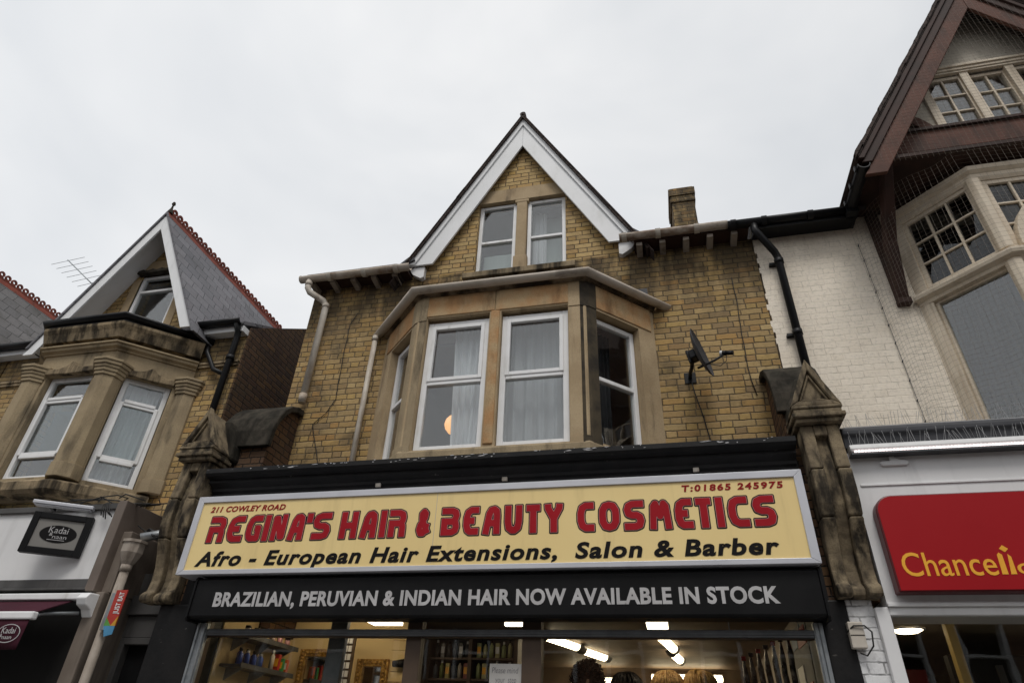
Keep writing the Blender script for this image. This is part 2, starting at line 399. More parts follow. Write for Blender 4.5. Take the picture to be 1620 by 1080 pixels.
m_slate2 = brick('mossy_slate', [(.15, .145, .145), (.18, .172, .17), (.13, .125, .122)], (.02, .02, .02), rowh=.19, period=.26, header=False, mortar_w=.004, damt=.5, bump=.5, dirt=(.045, .042, .03))
m_tile = brick('dark_roof_tile', [(.055, .04, .035), (.07, .05, .042), (.045, .035, .032)], (.012, .011, .01), rowh=.11, period=.17, header=False, mortar_w=.004, bump=.8, damt=.3)
m_terra = plain('terracotta', (.20, .052, .034), (.14, .038, .026), 6, .8, 0, .2, 30, .2, streak=(.06, .03, .022), samt=.6, sscale=(8, 8, 8))
m_timber = plain('brown_timber', (.115, .046, .029), (.08, .034, .022), 4, .65, 0, .2, 40, .25, streak=(.03, .017, .012), samt=.6, sscale=(8, 8, 2))
m_timberd = plain('dark_timber', (.045, .021, .015), (.030, .016, .012), 4, .65, 0, .2, 40, .25)
m_cream = plain('cream_joinery', (.68, .59, .46), (.62, .53, .41), 4, .55, 0, .06, 40, .3, streak=(.34, .26, .17), samt=.5, sscale=(8, 8, 1.5), slo=.5, shi=.72)
m_stucco = plain('cream_stucco', (.60, .555, .47), (.53, .485, .405), 2, .9, 0, .2, 60, .15, streak=(.36, .31, .24), samt=.45, sscale=(4, 4, 1.2))
m_brownf = plain('brown_shop_frame', (.085, .055, .035), (.07, .045, .03), 5, .5, 0, .05, 30, .4)
m_galv = plain('galvanised_steel', (.33, .35, .36), (.25, .27, .285), 12, .45, .6, .05, 60, .5, streak=(.16, .16, .16), samt=.5, sscale=(8, 8, 2))
m_galvd = plain('dull_steel', (.12, .125, .13), (.09, .095, .10), 8, .5, .5, .05, 60, .5)
m_alu = plain('sign_frame_aluminium', (.56, .565, .60), (.50, .505, .54), 3, .4, .15, .02, 40, .5)
m_yellow = plain('yellow_sign_face', (.86, .665, .30), (.83, .63, .275), .9, .32, 0, .02, 8, .45, streak=(.50, .37, .16), samt=.4, sscale=(7, 7, .8), slo=.5, shi=.8)
m_red = plain('red_vinyl', (.36, .012, .02), (.32, .010, .017), 4, .4, 0, 0, 60, .12)
m_redt = plain('dark_red_vinyl', (.28, .014, .014), (.25, .012, .012), 4, .4, 0, 0, 60, .12)
m_pink = plain('pale_outline_vinyl', (.45, .25, .23), None, 4, .4, 0, 0)
m_ink = plain('black_vinyl', (.010, .009, .009), None, 4, .45, 0, 0, 60, .12)
m_silver = plain('silver_letter_vinyl', (.50, .49, .49), (.42, .41, .41), 7, .5, .0, 0, 30, .4, streak=(.03, .03, .03), samt=.9, sscale=(11, 11, 22), slo=.68, shi=.74)
m_redbox = plain('red_sign_acrylic', (.34, .006, .010), (.31, .004, .008), .8, .45, 0, .0, 10, .2)
m_redside = plain('dark_red_acrylic', (.10, .008, .010), None, 2, .4, 0, 0)
m_gold = plain('gold_letter', (.85, .42, .035), (.82, .39, .03), 3, .4, 0, 0)
m_gilt = plain('gilt_frame', (.50, .30, .07), (.25, .13, .03), 25, .35, .55, .8, 45, .5)
m_glass = glass('window_glass', .115, wav=.2)
m_glassd = glass('shop_glass', .035, (.96, .97, .96), wav=.05)
m_glassl = glass('leaded_glass', .055, (.55, .57, .58), wav=.04)
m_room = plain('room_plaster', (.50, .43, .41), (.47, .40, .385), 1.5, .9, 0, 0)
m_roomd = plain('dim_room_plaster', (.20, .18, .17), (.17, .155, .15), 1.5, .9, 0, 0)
m_shopw = plain('shop_cream_wall', (.68, .52, .27), (.64, .48, .24), 1.2, .8, 0, .03, 20)
m_shopc = plain('shop_ceiling_panel', (.22, .16, .11), (.16, .115, .08), 2.2, .6, 0, .05, 15)
m_curt = cloth('white_net_curtain', (.90, .91, .93), (.74, .75, .78), .2)
m_curtg = cloth('grey_net_curtain', (.70, .71, .73), (.42, .43, .45), .3)
m_blind = cloth('pale_blind', (.62, .70, .68), (.56, .64, .62), .2)
m_curtd = cloth('dim_net_curtain', (.10, .10, .105), (.06, .06, .065), .3)
m_net = plain('net_twine', (.26, .22, .18), None, 4, .8, 0, 0)
m_steelw = plain('steel_wire', (.45, .45, .45), None, 4, .4, .4, 0)
m_cable = plain('black_cable', (.012, .011, .010), None, 4, .6, 0, 0)
m_awn = plain('burgundy_canvas', (.055, .012, .022), (.045, .010, .018), 4, .85, 0, .2, 80, .15)
m_grey = plain('grey_panel', (.085, .082, .08), (.07, .067, .064), 3, .6, 0, .05, 30, .3, streak=(.04, .037, .035), samt=.6)
m_dark = plain('dark_interior', (.012, .011, .010), None, 3, .8, 0, 0)
m_asph = plain('asphalt', (.05, .05, .052), (.04, .04, .042), 3, .9, 0, .4, 120, .2)
m_pave = plain('paving_slab', (.27, .26, .25), (.22, .215, .21), 2, .9, 0, .2, 40, .2)
m_opp = brick('opposite_brick', [(.22, .12, .07), (.26, .15, .085), (.18, .10, .06)], (.10, .085, .07), bump=.2)
m_lamp = emit('warm_tube', (1, .82, .54), 9)
m_lamp2 = emit('warm_panel', (1, .82, .60), 7)
m_led = emit('pink_white_led', (1, .84, .83), 1.3)
m_paper = emit('paper_lantern', (1, .46, .13), 1.25)
# ------------------------------------------------------------------ SDF lettering for the big shop name
import numpy as np
def arc(c, r, a0, a1, n=6, sy=1.0):
    return [(c[0]+r*cos(radians(a0+(a1-a0)*i/n)), c[1]+r*sy*sin(radians(a0+(a1-a0)*i/n))) for i in range(n+1)]
G = {   # strokes in the letter's inner box; -1 and 2 run out to the letter's edge
 'R': [[(-1, 1), (.62, 1), (.92, .93), (1, .78), (.97, .62), (.84, .5), (-1, .5)], [(0, .5), (0, -1)], [(.8, .5), (.97, .38), (1, .25), (1, -1)]],
 'E': [[(2, 1), (.5, 1), (.15, .9), (0, .65), (0, .3), (.15, .08), (.4, 0), (2, 0)], [(0, .5), (.88, .5)]],
 'G': [[(2, 1), (.45, 1), (.15, .9), (0, .65), (0, .28), (.12, .08), (.35, 0), (1, 0), (1, .5), (.62, .5)]],
 'I': [[(.5, -1), (.5, 2)]],
 'N': [[(0, -1), (0, .95), (.22, .95), (.78, .05), (1, .05), (1, 2)]],
 'A': [[(0, -1), (.3, .8), (.48, .97), (.75, 1), (.95, .92), (1, .7), (1, -1)], [(.15, .36), (1, .36)]],
 "'": [[(.5, 2), (.5, .68)]],
 'S': [[(2, 1), (.4, 1), (.1, .92), (0, .75), (.08, .57), (.35, .5), (.7, .5), (.93, .42), (1, .25), (.9, .06), (.6, 0), (-1, 0)]],
 'H': [[(0, -1), (0, 2)], [(1, -1), (1, 2)], [(0, .47), (1, .47)]],
 'B': [[(-1, 1), (.62, 1), (.9, .93), (.98, .78), (.9, .6), (.7, .5), (-1, .5)], [(0, .5), (0, 0)], [(-1, 0), (.65, 0), (.93, .08), (1, .25), (.93, .42), (.75, .5)]],
 'U': [[(0, 2), (0, .4), (.1, .12), (.4, 0), (.6, 0), (.9, .12), (1, .4), (1, 2)]],
 'T': [[(-1, 1), (2, 1)], [(.5, 1), (.5, -1)]],
 'Y': [[(0, 2), (.03, .95), (.5, .48), (.97, .95), (1, 2)], [(.5, .5), (.5, -1)]],
 'C': [[(2, 1), (.5, 1), (.15, .9), (0, .65), (0, .33), (.15, .1), (.5, 0), (2, 0)]],
 'O': [[(.5, 1), (.2, .95), (.02, .75), (0, .5), (.02, .25), (.2, .05), (.5, 0), (.8, .05), (.98, .25), (1, .5), (.98, .75), (.8, .95), (.5, 1)]],
 'M': [[(0, -1), (.1, .85), (.24, .97), (.5, .42), (.76, .97), (.9, .85), (1, -1)]],
 '&': [[(1.15, 0), (.28, .68), (.25, .9), (.5, 1), (.75, .9), (.68, .7), (.12, .4), (0, .18), (.2, 0), (.55, 0), (.85, .2), (1.0, .45)]],
}
def strokes(ch, x0, x1, z0, z1, a):
    def mx_(v): return x0 if v == -1 else (x1 if v == 2 else x0+a+(x1-x0-2*a)*v)
    def mz_(v): return z0 if v == -1 else (z1 if v == 2 else z0+a+(z1-z0-2*a)*v)
    return [([(mx_(x), mz_(z)) for x, z in st], a) for st in G[ch]]
def sdf_grid(sts, cell, pad=.03):
    xs = [p[0] for s, a in sts for p in s]; zs = [p[1] for s, a in sts for p in s]; A = max(a for s, a in sts)+pad
    gx = np.arange(min(xs)-A, max(xs)+A+cell, cell); gz = np.arange(min(zs)-A, max(zs)+A+cell, cell)
    X, Z = np.meshgrid(gx, gz); D = np.full(X.shape, 9.0)
    for st, a in sts:
        for i in range(len(st)-1):
            (px, pz), (qx, qz) = st[i], st[i+1]; l = math.hypot(qx-px, qz-pz)
            if l < 1e-6: continue
            dx, dz = (qx-px)/l, (qz-pz)/l
            sel = slice(max(0, int((min(px, qx)-A-gx[0])/cell)), int((max(px, qx)+A-gx[0])/cell)+2)
            x_, z_ = X[:, sel], Z[:, sel]
            t = (x_-px)*dx+(z_-pz)*dz; n_ = -(x_-px)*dz+(z_-pz)*dx
            ex = np.abs(t-l/2)-l/2; ey = np.abs(n_)-a
            d = np.hypot(np.maximum(ex, 0), np.maximum(ey, 0))+np.minimum(np.maximum(ex, ey), 0)
            if i > 0 or (st[0] == st[-1]): d = np.minimum(d, np.hypot(x_-px, z_-pz)-a)
            D[:, sel] = np.minimum(D[:, sel], d)
    return gx, gz, D
def sdf_mesh(grid, off, y):
    """marching squares of the region D<off, as a flat sheet facing -y"""
    gx, gz, D = grid; D = D-off; m = MB(); vid = {}
    def P_(k, x, z):
        if k not in vid: vid[k] = len(m.v); m.v.append((x, y, z))
        return vid[k]
    ny, nx = D.shape
    inside = D < 0
    for j in range(ny-1):
        i = 0
        while i < nx-1:
            c = [inside[j, i], inside[j, i+1], inside[j+1, i+1], inside[j+1, i]]
            n_ = sum(c)
            if n_ == 0: i += 1; continue
            if n_ == 4:
                k = i
                while k+1 < nx-1 and inside[j, k+2] and inside[j+1, k+2]: k += 1
                m.f.append([P_((i, j), gx[i], gz[j]), P_((k+1, j), gx[k+1], gz[j]), P_((k+1, j+1), gx[k+1], gz[j+1]), P_((i, j+1), gx[i], gz[j+1])]); m.sm.append(False)
                i = k+1; continue
            cs = [(i, j), (i+1, j), (i+1, j+1), (i, j+1)]; poly = []
            for q in range(4):
                a, b = cs[q], cs[(q+1) % 4]; da, db = D[a[1], a[0]], D[b[1], b[0]]
                if da < 0: poly.append(P_(a, gx[a[0]], gz[a[1]]))
                if (da < 0) != (db < 0):
                    t = da/(da-db); key = (min(a, b), max(a, b))
                    poly.append(P_(key, gx[a[0]]+(gx[b[0]]-gx[a[0]])*t, gz[a[1]]+(gz[b[1]]-gz[a[1]])*t))
            if len(poly) >= 3: m.f.append(poly); m.sm.append(False)
            i += 1
    return m
# ------------------------------------------------------------------ ground and the far side of the street (behind the camera)
struct(MB().box(-300, 300, -300, 300, -.4, -.15).build('ground', m_asph))
struct(MB().box(-60, 60, -3.4, 8, -.149, 0).build('pavement', m_pave, None, .02))
struct(MB().box(-60, 60, -18.5, -12.2, -.149, 0).build('far_pavement', m_pave, None, .02))
t = thing('opposite_terrace', 'long red brick terrace across the street seen only in the shop glass', 'building', (0, -17, 0))
hs = [(x+a, x+a+1.1, z, z+1.6) for x in range(-30, 30, 5) for a in (.9, 3.0) for z in (3.6,)] + [(x+.5, x+4.4, .6, 2.6) for x in range(-30, 30, 5)]
wall(MB(), -30, 30, 0, 6.6, hs, -17.3, -17).build('wall', m_opp, t)
MB().prism([(-16.8, 6.5), (-20.8, 9.2), (-20.8, 6.5)], -30, 30, 'yz').build('roof', m_slate, t)
for h in hs:
    b = MB()
    b.box(h[0]-.05, h[0]+.05, -17.23, -16.97, h[2], h[3]); b.box(h[1]-.05, h[1]+.05, -17.23, -16.97, h[2], h[3])
    b.box(h[0]+.05, h[1]-.05, -17.23, -16.97, (h[2]+h[3])/2-.04, (h[2]+h[3])/2+.04)
    w_ = b.build('window', m_white, t)
    MB().box(h[0], h[1], -17.29, -17.24, h[2], h[3]).build('pane', m_dark, w_)
# ================================================================== THE MIDDLE HOUSE
XL, XR, GX = -4.33, 1.385, -1.46          # party edges and gable centre
SL = 1.8                                  # gable slope (rise over run)
H = thing('brick_house', 'yellow brick terraced house with pointed white gable boards above the yellow shop sign', 'house', (-1.47, 0, 0))
GW = (-2.07, -.85, 6.79, 8.08)            # gable window opening
APB = 9.66                                # underside of the roof at the ridge
wm = MB()
wall(wm, XL, XR, 2.84, 6.862, [(-3.0, .0, 4.0, 6.0)], 0, .25)
wm.build('wall', m_brick, H)
gm = MB()
wall(gm, -3.2, .3, 6.82, 9.5, [GW, (-2.07, -.85, 8.07, 8.31)], .001, .25, planes=[(SL, 1, APB-.12+SL*GX), (-SL, 1, APB-.12-SL*GX)])
gm.build('gable_wall', m_gbrick, H)
MB().box(XL, XL+.2, .26, 6, 2.6, 6.8).build('flank_wall', m_dbrick, H)
# roofs
rf = MB()
for sg in (-1, 1):
    n_ = Vector((sg*SL, 0, 1)).normalized()
    a = (GX, APB+.02); bpt = (GX+sg*1.62, APB+.02-SL*1.62)
    th = (n_.x*.045, n_.z*.045)
    poly = [a, bpt, (bpt[0]+th[0], bpt[1]+th[1]), (a[0], a[1]+.085)]
    rf.prism(poly, -.17, 3.2)
rf.build('roof', m_tile, H)
# ragged slate ends along the verge
vg = MB()
for sg in (-1, 1):
    for i in range(17):
        s0 = .02+i*.098; dz = .07+random.uniform(-.006, .014)
        x0_, x1_ = GX+sg*s0, GX+sg*(s0+.104)
        z0_, z1_ = APB+dz-SL*s0, APB+dz-SL*(s0+.104)
        vg.prism([(x0_, z0_), (x1_, z1_-.012), (x1_, z1_+.010), (x0_, z0_+.004)], -.178-random.uniform(0, .012), .3)
vg.build('verge_slates', m_tile, H)
MB().tube([(GX, -.17, APB+.1), (GX, 3.2, APB+.1)], .045, 8).build('ridge_tile', m_tile, H)
MB().lathe([(.0, .09), (.012, .06), (.02, .02), (.03, 0), (0, 0)], (GX, -.14, APB+.07), 8).build('ridge_spike', m_tile, H)
mr_ = MB()
for (a, b) in ((XL-.02, GX-1.6), (GX+1.42, XR)):
    mr_.prism([(-.26, 6.87), (3.6, 10.0), (3.6, 10.06), (-.26, 6.93)], a, b, 'yz')
mr_.build('main_roof', m_tile, H)
# gable boards: narrow capping strip over a wide board, one of each per side
for sg in (-1, 1):
    def sl(x, d): return APB-d-SL*abs(x-GX)
    xe = GX+sg*1.52
    xi0 = GX+sg*.0012
    def cutfoot(d0, d1):
        zf = 7.0; xa = GX+sg*((APB-d0-zf)/SL); xb = GX+sg*((APB-d1-zf)/SL)
        return [(xi0, APB-d0), (xa, zf), (xb, zf), (xi0, APB-d1)]
    bd = MB().prism(cutfoot(.115, .56), -.105, -.075).build('gable_board', m_board, H, .003)
    MB().prism(cutfoot(-.03, .112), -.13, -.06).build('capping_strip', m_board, bd, .003)
    MB().prism([(GX+sg*1.28, 6.99), (GX+sg*1.5, 6.99), (GX+sg*1.44, 6.88), (GX+sg*1.32, 6.80), (GX+sg*1.28, 6.82)], -.07, .01).build('board_foot', m_whitep, bd, .004)
    MB().prism([(GX+sg*1.40, 7.06), (GX+sg*1.60, 6.96), (GX+sg*1.62, 7.0), (GX+sg*1.44, 7.16)], -.16, .2).build('lead_flashing', m_lead, H)
# soffit under the verge
MB().prism([(GX-1.45, APB-.06-SL*1.45), (GX, APB-.06), (GX+1.45, APB-.06-SL*1.45), (GX+1.45, APB-.09-SL*1.45), (GX, APB-.09), (GX-1.45, APB-.09-SL*1.45)], -.074, .0).build('verge_soffit', m_timberd, H)
# gable window stonework
lm = MB()
wall(lm, -2.12, -.80, 8.08, 8.32, [], -.012, .2, planes=[(SL, 1, APB-.13+SL*GX), (-SL, 1, APB-.13-SL*GX)])
lm.build('lintel', m_stone, H, .006)
mu = MB().box(-1.53, -1.385, -.004, .2, 6.79, 8.08); mu.box(-1.555, -1.36, -.01, .2, 8.03, 8.085); mu.box(-1.55, -1.365, -.012, .2, 6.79, 7.05)
mu.build('mullion', m_stone, H, .012)
MB().box(-2.20, -.73, -.09, .2, 6.70, 6.79).build('sill', m_stoned, H, .01)
for (a, b) in ((-2.07, -1.53), (-1.385, -.85)):
    window(H, a+.005, b-.005, 6.795, 8.07, .05, m_white, m_glass, (7.39,), .05)
# eaves: rafter feet, boards and gutters
for (a, b) in ((-4.40, -2.92), (-.04, XR-.05)):
    n_ = 5
    for i in range(n_):
        x = a+(b-a)*(i+.4)/n_
        MB().prism([(-.20, 6.795), (.0, 6.77), (.0, 6.845), (-.20, 6.845)], x-.035, x+.035, 'yz').build('rafter_foot', m_taupe, H, .004)
    MB().box(a+.05, b, -.22, .02, 6.845, 6.865).build('eaves_board', m_timberd, H)
def gutter(path, r, name, mat, par, brk=(), bmat=None):
    """half-round gutter along a level path"""
    prof = [(r*cos(pi+pi*k/8), r*sin(pi+pi*k/8)) for k in range(9)] + [((r-.008)*cos(2*pi-pi*k/8), (r-.008)*sin(2*pi-pi*k/8)+.001) for k in range(9)]
    m = MB(); z = path[0][2]
    m.sweep([(o, z+h) for o, h in prof], [(p[0], p[1]) for p in path], True)
    g = m.build(name, mat, par)
    for bx, by in brk:
        prof2 = [(by+(r+.012)*cos(pi+pi*k/8), z+(r+.012)*sin(pi+pi*k/8)) for k in range(9)] + [(by+r*cos(2*pi-pi*k/8), z+r*sin(2*pi-pi*k/8)) for k in range(9)]
        MB().prism(prof2, bx-.03, bx+.03, 'yz').build('gutter_bracket', bmat or mat, g)
    return g
MB().tube([(-4.435, -.255, 6.862), (-4.425, -.255, 6.862)], .055, 12).build('gutter_end', m_gut, H)
gutter([(-4.43, -.255, 6.87), (-2.86, -.255, 6.885)], .062, 'gutter', m_gut, H, [(-4.0, -.255), (-3.5, -.255), (-3.05, -.255)], m_pipe)
gutter([(-.16, -.255, 6.915), (1.10, -.255, 6.9)], .062, 'gutter', m_gut, H, [(-.1, -.255), (.3, -.255), (.75, -.255)], m_pipe)
# cream downpipe on the left with swan neck
MB().tube([(-4.29, -.255, 6.83), (-4.29, -.255, 6.70), (-4.26, -.24, 6.64), (-4.10, -.12, 6.56), (-4.065, -.09, 6.50), (-4.065, -.09, 5.04)], [.042, .042, .042, .042, .042, .042], 14).build('downpipe', m_pipe, H)
for q_ in (((-4.065, -.09, 6.46), (-4.065, -.09, 6.52)), ((-4.065, -.09, 5.06), (-4.065, -.09, 5.16)), ((-4.29, -.255, 6.74), (-4.29, -.255, 6.80))): MB().tube(q_, .048, 14).build('pipe_collar', m_gut, H)
MB().tube([(-3.262, -.07, 5.93), (-3.266, -.07, 3.9)], .032, 12).tube([(-3.262, -.07, 5.86), (-3.262, -.07, 5.92)], .039, 12).build('downpipe', m_pipe, H)
# chimney
c = MB(); c.box(.665, 1.02, 1.5, 2.1, 8.1, 9.13); c.box(.645, 1.04, 1.48, 2.12, 9.13, 9.20); c.box(.635, 1.05, 1.47, 2.13, 9.27, 9.42); c.box(.655, 1.03, 1.49, 2.11, 9.20, 9.27); c.box(.66, 1.025, 1.5, 2.1, 9.42, 9.46)
c.build('chimney', m_brick2, H, .006)
# ---- stone bay
BF, BY = (-2.43, -.56), -.70
planB = [(-3.13, 0), (BF[0], BY), (BF[1], BY), (.14, 0)]
sides = [(planB[0], planB[1]), (planB[1], planB[2]), (planB[2], planB[3])]
bw = MB()
for i, (p0, p1) in enumerate(sides):
    Mx = frame_mat(p0, p1); L_ = (Vector(p1)-Vector(p0)).length
    q = MB(Mx)
    if i == 1: wall(q, 0, L_, 3.85, 5.93, [(.11, .83, 4.05, 5.64), (.96, L_-.18, 4.05, 5.64)], 0, .2)
    else: wall(q, 0, L_, 3.85, 5.93, [(.15, L_-.24, 4.06, 5.60)] if i == 2 else [(.25, L_-.15, 4.06, 5.60)], 0, .2)
    bw.add([tuple(Mx @ Vector(v)) for v in q.v], q.f)
bay = bw.build('bay_wall', m_stone, H)
for i in (0, 1):                                    # corner piers: stone wrapped round a small chamfer
    c_ = Vector(planB[1+i]); d1 = (Vector(planB[i])-c_).normalized(); d2 = (Vector(planB[2+i])-c_).normalized()
    la, lb_ = (.14, .105) if i == 0 else (.175, .145)
    pth = [c_+d1*la, c_+d1*.045, c_+d2*.045, c_+d2*lb_]
    for (o_, za, zb) in ((.010, 4.10, 5.60), (.022, 3.84, 4.10), (.018, 5.60, 5.932)):
        pf = [(-.03, za), (o_, za), (o_, zb), (-.03, zb)]
        if i == 0: MB().sweep(pf, pth).build('corner_pier', m_stonel, bay, .006)
        else:
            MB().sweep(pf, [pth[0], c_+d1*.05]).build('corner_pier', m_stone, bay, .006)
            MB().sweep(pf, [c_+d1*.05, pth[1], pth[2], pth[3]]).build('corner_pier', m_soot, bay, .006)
# lintel band (rust stained), proud of the wall
Mx = frame_mat(planB[1], planB[2])
MB(Mx).box(.10, .885, -.012, .05, 5.655, 5.928).box(.895, 1.70, -.012, .05, 5.655, 5.928).build('lintel', m_stoneo, bay, .008)
MB(Mx).box(.845, .945, -.016, .15, 4.07, 5.65).build('mullion', m_stoneo, bay, .01)
for i in (0, 2):
    Mq = frame_mat(*sides[i]); l_ = (Vector(sides[i][1])-Vector(sides[i][0])).length
    MB(Mq).box(.1, l_-.05, -.012, .05, 5.625, 5.928).build('lintel', m_stoneo, bay, .008)
MB().sweep([(-.02, 3.85), (.026, 3.85), (.026, 4.02), (.015, 4.04), (-.02, 4.052)], planB).build('sill', m_stonel, bay)
# moulded cornice, gutter and lead top
MB().sweep([(-.02, 5.925), (.03, 5.925), (.035, 5.945), (.055, 5.95), (.06, 5.965), (.085, 5.975), (.095, 5.99), (.10, 6.02), (-.02, 6.02)], planB).build('cornice', m_corn, bay)
gutter([(p[0], p[1], 5.992) for p in [(-3.30, .03), (-2.475, -.80), (-.515, -.80), (.32, .03)]], .058, 'gutter', m_gutg, H)
MB().prism([(-3.2, .02), (-2.45, -.75), (-.54, -.75), (.22, .02)], 6.022, 6.04, 'xy').build('bay_top', m_lead, H)
fl = MB()
for i in range(9):
    x = -2.75+i*.32; fl.prism([(-.10, 6.042), (.02, 6.08), (.02, 6.28), (-.005, 6.28), (-.01, 6.11)], x, x+.315+random.uniform(-.02, .0), 'yz')
fl.build('lead_flashing', m_lead, H)
# bay windows
L1 = Vector((BF[1]-BF[0], 0)).length
window(H, .115, .825, 4.055, 5.60, .055, m_white, m_glass, (4.83,), .062, M=Mx, sash=(1,))
window(H, .965, L1-.185, 4.055, 5.60, .055, m_white, m_glass, (4.83,), .062, M=Mx, sash=(1,))
for i in (0, 2):
    Mq = frame_mat(*sides[i]); l_ = (Vector(sides[i][1])-Vector(sides[i][0])).length
    a, b = (.255, l_-.155) if i == 0 else (.155, l_-.245)
    window(H, a, b, 4.065, 5.57, .09, m_white, m_glass, (4.83,), .055, M=Mq)
# first-floor room behind the bay and attic room
def room(x0, x1, y0, y1, z0, z1, mat, par, name='room_shell', th=.03):
    m = MB()
    m.box(x0-th, x0, y0, y1, z0, z1); m.box(x1, x1+th, y0, y1, z0, z1); m.box(x0-th, x1+th, y1, y1+th, z0, z1)
    m.box(x0-th, x1+th, y0, y1+th, z0-th, z0); m.box(x0-th, x1+th, y0, y1+th, z1, z1+th)
    return m.build(name, mat, par)
room(-3.05, .04, .26, 3.4, 3.9, 5.9, m_room, H)
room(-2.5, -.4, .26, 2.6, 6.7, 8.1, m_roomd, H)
MB().prism([(-3.0, .25), (-2.38, -.48), (-.6, -.48), (.02, .25)], 5.93, 5.96, 'xy').prism([(-3.0, .25), (-2.38, -.48), (-.6, -.48), (.02, .25)], 3.83, 3.86, 'xy').build('bay_ceiling', m_room, H)
def curtain(x0, x1, z0, z1, y, mat, label, folds=6, amp=.03, taper=0, group=None, M=None):
    m = MB(M); nx, nz = folds*10, 14; vs = []; fs = []
    ph = random.uniform(0, 6)
    for j in range(nz+1):
        t_ = j/nz
        for i in range(nx+1):
            u = i/nx; xx = x0+(x1-x0)*u+(taper*(1-t_)*(.5 if False else u-.5))
            a = amp*(.5+.7*(1-t_))
            yy = y+a*sin(u*folds*2*pi+ph+.6*sin(3*t_+u*4))+.35*a*sin(u*folds*4.7*pi+2*t_)
            vs.append((xx, yy, z0+(z1-z0)*t_+(.012*sin(u*folds*2*pi) if j == 0 else 0)))
    for j in range(nz):
        for i in range(nx): fs.append((j*(nx+1)+i, j*(nx+1)+i+1, (j+1)*(nx+1)+i+1, (j+1)*(nx+1)+i))
    m.add(vs, fs, True)
    o = m.build('curtain', mat, None, fix=False)
    return tag(o, label, 'curtain', group)
CG = 'curtains hanging in the upper windows'
curtain(-2.055, -1.60, 4.0, 5.62, -.47, m_curt, 'bright white curtain beside the orange lamp, in the left front window of the middle bay', 5, .03, -.16, CG)
curtain(-1.45, -.72, 4.0, 5.62, -.42, m_curtg, 'grey net curtain filling the right front window of the middle bay', 5, .03, 0, CG)
curtain(.34, .60, 4.0, 5.6, .34, m_curtd, 'dim curtain inside the right slanting window of the middle bay', 4, .03, 0, CG, M=frame_mat(*sides[2]))
curtain(-1.36, -1.16, 6.85, 8.05, .30, m_curt, 'white curtain at the left of the right pane of the attic gable window', 3, .02, 0, CG)
curtain(-1.37, -.87, 6.80, 8.05, .42, m_blind, 'pale green grey blind behind the right pane of the attic gable window', 2, .006, 0, CG)
curtain(-2.06, -1.55, 6.80, 7.42, .36, m_blind, 'pale green grey blind behind the lower left pane of the attic gable window', 2, .006, 0, CG)
pl = thing('paper_lantern', 'glowing round orange paper lantern lamp behind the left front window of the middle bay', 'lamp', (-2.17, -.05, 4.63))
MB().lathe([(.02, -.115), (.065, -.095), (.10, -.05), (.112, 0), (.10, .05), (.065, .095), (.02, .115)], (-2.115, -.05, 4.63), 24).build('lantern_shade', m_paper, pl)
MB().tube([(-2.115, -.05, 4.74), (-2.115, -.05, 5.93)], .004, 6).build('cord', m_cable, pl)
# ---- parapet ends with console brackets
def console(xc, x0, x1, y1=-.85):
    """one stone end: fluted scroll front, little gable on top, rounded coping back to the wall"""
    w = (x1-x0)/2
    m = MB()
    prof = [(-.60, 2.66), (-.76, 2.66), (-.785, 2.68), (-.785, 2.72), (-.76, 2.745), (-.72, 2.77), (-.705, 2.86), (-.715, 2.98), (-.75, 3.10), (-.80, 3.22), (-.835, 3.34), (-.845, 3.46), (-.84, 3.6), (-.815, 3.8), (-.80, 4.02), (-.60, 4.02)]
    fl_ = w*.30
    for (a, b) in ((x0+.02, xc-fl_), (xc+fl_, x1-.02)):
        for z_lo, z_hi in ((2.6, 3.238), (3.244, 3.62), (3.625, 4.1)): m.prism(clip(clip(prof, 0, 1, z_hi), 0, -1, -z_lo), a, b, 'yz')
    pin = [(y+.055 if y < -.62 else y, z) for (y, z) in prof[:-2]] + [(-.745, 3.9), (-.81, 3.92), (-.805, 4.02), (-.60, 4.02)]
    m.prism(pin, xc-fl_, xc+fl_, 'yz')
    cs = m.build('console', m_stonec, H, .014)
    c = MB()
    c.box(x0-.015, x1+.015, -.86, -.55, 4.02, 4.06); c.box(x0-.04, x1+.04, -.89, -.54, 4.06, 4.10); c.box(x0-.02, x1+.02, -.87, -.55, 4.10, 4.14); c.box(x0-.03, x1+.03, -.88, -.54, 4.14, 4.17)
    zt = 4.60; zb = 4.17
    c.prism([(x0-.02, zb), (x1+.02, zb), (xc, zt)], -.82, -.45)
    def tri(k, y0, y1, k2):      # raised raking border of the pediment
        cx, cz = xc, zb+.13
        P_ = [(x0-.035, zb), (x1+.035, zb), (xc, zt+.03)]
        o_ = [(cx+(p[0]-cx)*k, cz+(p[1]-cz)*k) for p in P_]; i_ = [(cx+(p[0]-cx)*k2, cz+(p[1]-cz)*k2) for p in P_]
        for a in range(3):
            b_ = (a+1) % 3; c.prism([o_[a], o_[b_], i_[b_], i_[a]], y0, y1)
    tri(1.0, -.87, -.80, .66); tri(.60, -.845, -.80, .46)
    c.build('pediment', m_stonec, cs, .01)
    return cs
m_stonec = plain('console_stone', (.26, .205, .13), (.135, .105, .07), 9, .9, 0, .6, 28, .2, streak=(.018, .015, .012), samt=.93, sscale=(9, 9, 3.2), slo=.42, shi=.64, fine=.5)
cpL = console(-4.625, -4.80, -4.45); cpL['label'] = 'weathered stone console at the left end of the yellow sign'
cpR = console(1.385, 1.215, 1.555); cpR['label'] = 'weathered stone console at the right end of the yellow sign'
cop = [(.0, 4.96), (-.10, 4.955), (-.22, 4.91), (-.33, 4.83), (-.42, 4.72), (-.48, 4.60), (-.50, 4.50), (-.50, 4.40), (0, 4.40)]
